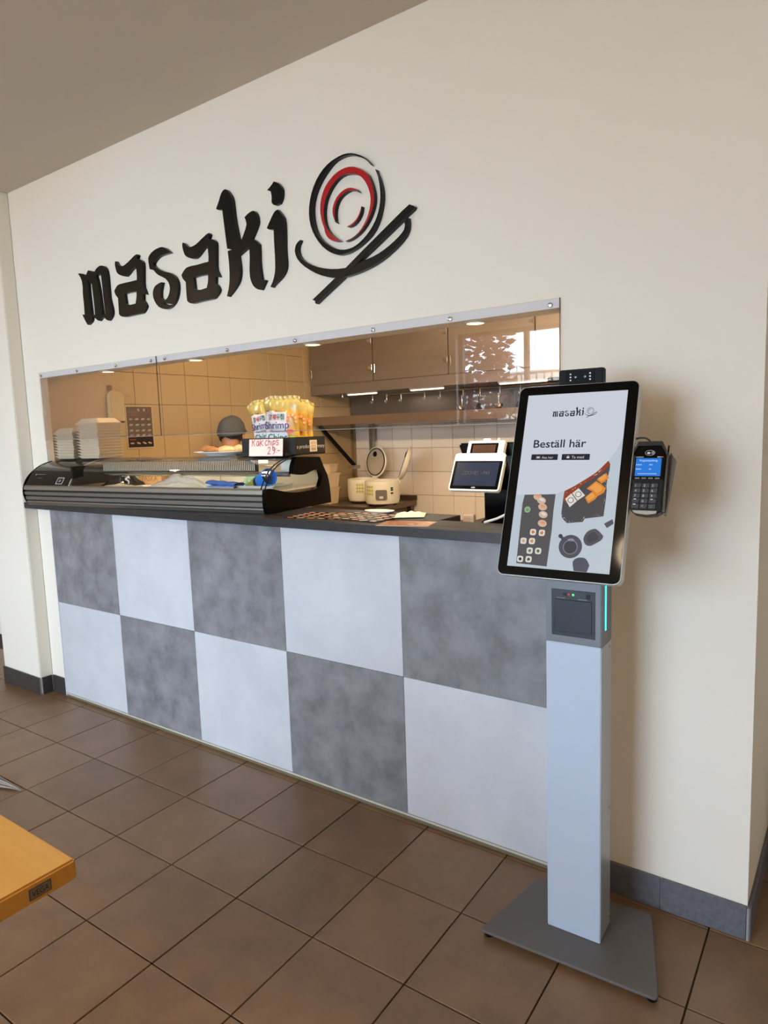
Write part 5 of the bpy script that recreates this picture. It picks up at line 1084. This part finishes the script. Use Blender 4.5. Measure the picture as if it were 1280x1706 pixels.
def tline(s, x0, z0, w_, h_): put_text(m, s, x0, z0, .0006, width=w_, height=h_, mi=1)
tline('Programladdning', .179, .0485, .042, .0048)
for x0_, z0_, n_, w0_ in ((.1718, .0400, 5, .0028), (.2025, .0400, 3, .0028), (.1718, .0290, 5, .0026), (.2025, .0290, 2, .0028), (.178, .0170, 13, .0034)):
    for q in range(n_): stroke(m, [(x0_ + q * w0_, z0_ - .0010), (x0_ + q * w0_ + w0_ * .25, z0_ + .0012), (x0_ + q * w0_ + w0_ * .55, z0_ - .0008)], .0008, .0006, 1)   # too blurred to read
m.build('display', [emi('display_blue', (34, 120, 214), 1.0), emi('display_text', (206, 232, 255), 1.0)], ct_, smooth=0, merge=False)
m = MB()
for k in range(12):
    a = 2 * PI * k / 12; b_ = 2 * PI * (k + 1) / 12; stroke(m, [(.2015 + .0115 * math.cos(a), .0705 + .0065 * math.sin(a)), (.2015 + .0115 * math.cos(b_), .0705 + .0065 * math.sin(b_))], .0009, .0010, 0)
flat(m, disc(.1985, .0700, .0042, 10, .0028), .0010, 0)
for r_ in (.004, .0065, .009): stroke(m, [(.2015 + r_ * math.cos(a), .0703 + r_ * .62 * math.sin(a)) for a in (-.7, -.3, .1, .5, .8)], .0011, .0010, 0)
stroke(m, [(.1690, .0598), (.1870, .0598)], .0016, .0010, 0); stroke(m, [(.2200, .0598), (.2270, .0598)], .0022, .0010, 0); flat(m, [(.228, .0585), (.2335, .0585), (.2335, .061), (.228, .061)], .0009, 1)
m.build('contactless_mark', [mat('mark_white', (206, 206, 206), .5), mat('mark_red', (196, 60, 66), .5)], ct_, smooth=0, merge=False)
keym = mat('key_grey', (44, 46, 52), .4)
for r_ in range(5):
    for c in range(3):
        kx_, kz_ = .1795 + c * .0195 - r_ * .0004, -.0125 - r_ * .0130
        m = MB(); extrude_outline(m, [rrect(kx_ - .0085, kx_ + .0085, kz_ - .0052, kz_ + .0052, .0015, 2)], .0005, .006)
        k_ = m.build('key', [keym], ct_, smooth=0)
        s_ = [['1', '2', '3'], ['4', '5', '6'], ['7', '8', '9'], ['-', '0', '-'], ['-', '<', 'O']][r_][c]
        m = MB(); put_text(m, s_, kx_ - .005, kz_ - (.003 if s_ != '-' else .001), .0001, **(dict(width=.006) if s_ == '-' else dict(height=.006))); m.build('legend', mat(('mark_white', 'mark_yellow', 'mark_green')[0 if r_ < 4 else (0, 1, 2)[c]], ((206, 206, 206), (196, 180, 60), (90, 150, 90))[0 if r_ < 4 else (0, 1, 2)[c]], .5), k_, smooth=0)
for k in range(4):
    m = MB(); extrude_outline(m, [rrect(.1712 + k * .0155, .1825 + k * .0155, .0042, .0078, .001, 2)], .0008, .004); m.build('soft_key', mat('soft_key', (120, 120, 116), .4), ct_, smooth=0)
m = MB(); extrude_outline(m, [[(.172, -.0755), (.230, -.0755), (.228, -.082), (.205, -.0855), (.178, -.082)]], -.0005, .008); m.build('card_slot', mat('slot_silver', (150, 150, 148), .3, .5), ct_, smooth=0)
m = MB(); m.box(.2385, .2435, .010, .040, -.074, .072); m.build('side_plate', dark_steel, ct_, bevel=.001)
m = MB(); m.prism([(.2435, .079), (.2560, .062), (.2440, -.078), (.2405, -.078)], 'y', .028, .046); m.build('stylus_wing', mat('wing_grey', (96, 90, 84), .35, .4), ct_, smooth=0)
m = MB(); m.tube([(.2395, .02, .066), (.2400, .018, .094)], .0022, 6); m.build('stylus', black_satin, ct_)
m = MB(); m.box(.12, .20, .034, .046, -.02, .02); m.build('bracket', dark_steel, ct_, smooth=0)
m = MB(); m.tube([(.160, .020, .1135), (.170, .018, .1150), (.183, .016, .1140), (.192, .016, .109), (.198, .018, .100), (.199, .020, .092)], .0024, 8); m.build('cable', mat('cable_brown', (34, 24, 20), .5), ct_)

# ================================================================== TABLE CORNER AND MAT IN THE FOREGROUND
tb_ = thing('dining_table', 'light wood table whose corner juts in at lower left', 'table', (2.343, -1.811, 0))
MB().box(-.35, .35, -.35, .35, .710, .750).build('table_top', [wood, wood_edge], tb_, bevel=.004)
to = [c for c in tb_.children][0]
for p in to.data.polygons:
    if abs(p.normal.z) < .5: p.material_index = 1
MB().box(-.05, .05, -.05, .05, .03, .710).build('column', black_satin, tb_, bevel=.003)
MB().box(-.25, .25, -.03, .03, 0, .03).box(-.03, .03, -.25, .25, 0, .031).build('foot', black_satin, tb_, bevel=.003, merge=False)
TE = Matrix(((0, -1, 0, .35), (1, 0, 0, -.35), (0, 0, 1, .710), (0, 0, 0, 1)))   # right edge: u = along +y
m = MB(); m.box(.611, .651, -.0018, 0, .0095, .0305, 0, TE @ Matrix.Identity(4)) 
pl2 = m.build('name_plate', mat('plate_grey', (150, 134, 112), .35, .6), to, smooth=0)
m = MB(); put_text(m, 'VEGA', .616, .0145, -.0024, width=.030, height=.0105, mi=0, F=TE); 
for a, b in (((.612, .0105), (.650, .0105)), ((.612, .0295), (.650, .0295)), ((.612, .0105), (.612, .0295)), ((.650, .0105), (.650, .0295))): stroke(m, [a, b], .0008, -.0022, 0, TE)
m.build('lettering', mat('plate_black', (20, 16, 14), .5), pl2, smooth=0, merge=False)

mt = thing('striped_mat', 'corner of a grey striped cloth mat lying on the floor tiles', 'mat', (.90, -.722, .001), (0, 0, math.radians(8)))
m = MB(); cl = [mat('mat_grey', (150, 144, 136), .9), mat('mat_pale', (196, 184, 170), .9), mat('mat_dark', (104, 96, 92), .9)]
for k in range(9):
    a0, a1 = k / 9, (k + 1) / 9
    def q(u, v, a0=a0, a1=a1):
        a = a0 + (a1 - a0) * v; L_ = .75
        return (-u * L_, (a - .5) * .30 * u, .004 + .012 * u * abs(math.sin(9 * a)) + .003 * math.sin(14 * u))
    m.grid(q, 12, 2, (0, 1, 0, 2, 1, 0, 1, 2, 0)[k])
m.build('cloth', cl, mt, smooth=40)

# ================================================================== BEHIND THE CAMERA: curtain and plant seen mirrored in the screen
tr0 = thing('red_tree', 'wine red leafy tree standing outside the left window', 'tree', (-1.85, -8.6, -.06))
MB().tube([(0, 0, 0), (.03, 0, .8), (-.02, .03, 1.6), (.02, 0, 2.6)], [.09, .07, .05, .02], 8).build('trunk', mat('bark', (70, 54, 46), .9), tr0)
random.seed(4); lf = MB()
for k in range(1900):
    d = Vector((random.gauss(0, 1), random.gauss(0, 1), random.gauss(0, 1))).normalized() * random.uniform(.35, 1) ** .5
    M = Matrix.Translation((d.x * .72, d.y * .7, 2.55 + d.z * 1.35)) @ Matrix.Rotation(random.uniform(0, 6.28), 4, 'Z') @ Matrix.Rotation(random.uniform(-1.3, 1.3), 4, 'X')
    lf.add([(0, 0, 0), (.09, .05, .01), (.18, 0, -.01), (.09, -.05, .01)], [(0, 1, 2, 3)], 0, M)
o = lf.build('foliage', mat('leaf_wine', (104, 44, 58), .6), tr0, smooth=0, merge=False); o['kind'] = 'stuff'
bd = thing('street_building', 'pale two storey building across the street outside', 'building', (0, 0, -.06))
MB().box(-9.5, -2.9, -16, -15, 0, 3.0).build('wall', mat('render_cream', (222, 212, 196), .8), bd, smooth=0)
for x in (-6.6, -4.6, -2.8): MB().box(x, x + .9, -15, -14.97, 1.2, 2.6).build('window', mat('pane_dark', (60, 66, 74), .15), bd, smooth=0)
MB().box(-5.2, -1.8, -15, -14.2, 1.75, 1.88).build('balcony_floor', mat('render_cream', (222, 212, 196), .8), bd, smooth=0)
rg = MB(); rg.box(-5.2, -1.8, -14.24, -14.2, 2.85, 2.9)
for k in range(18): rg.box(-5.2 + k * .2, -5.17 + k * .2, -14.235, -14.205, 1.88, 2.85)
rg.build('railing', mat('rail_dark', (64, 60, 60), .5), bd, smooth=0, merge=False)
pt_ = thing('potted_plant', 'tall leafy plant in a pot before the window behind the viewer', 'plant', (.60, BACK + .28, 0))
MB().lathe([(.0001, 0), (.12, 0), (.16, .30), (.17, .30), (.17, .33), (.14, .33), (.13, .28), (.0001, .28)], 24).build('pot', mat('pot_clay', (110, 90, 76), .7), pt_)
st = MB(); lf = MB(); random.seed(9)
for k in range(7):
    a = k * .9; top = (.22 * math.cos(a), .12 * math.sin(a), 1.75 + .50 * random.random())
    st.tube([(0, 0, .28), (top[0] * .4, top[1] * .4, .9), top], [.010, .007, .003], 6)
    for j in range(16):
        f = .25 + .75 * j / 15; base = Vector((top[0] * f, top[1] * f, .28 + (top[2] - .28) * f))
        M = Matrix.Translation(base) @ Matrix.Rotation(random.uniform(0, 6.28), 4, 'Z') @ Matrix.Rotation(random.uniform(-.3, .9), 4, 'Y')
        lf.add([(0, 0, 0), (.06, .035, .005), (.14, 0, -.01), (.06, -.035, .005)], [(0, 1, 2, 3)], 0, M)
st.build('stem', mat('stem_green', (70, 84, 40), .6), pt_, merge=False)
l_o = lf.build('foliage', mat('leaf_green', (74, 92, 50), .5), pt_, smooth=0, merge=False); l_o['kind'] = 'stuff'
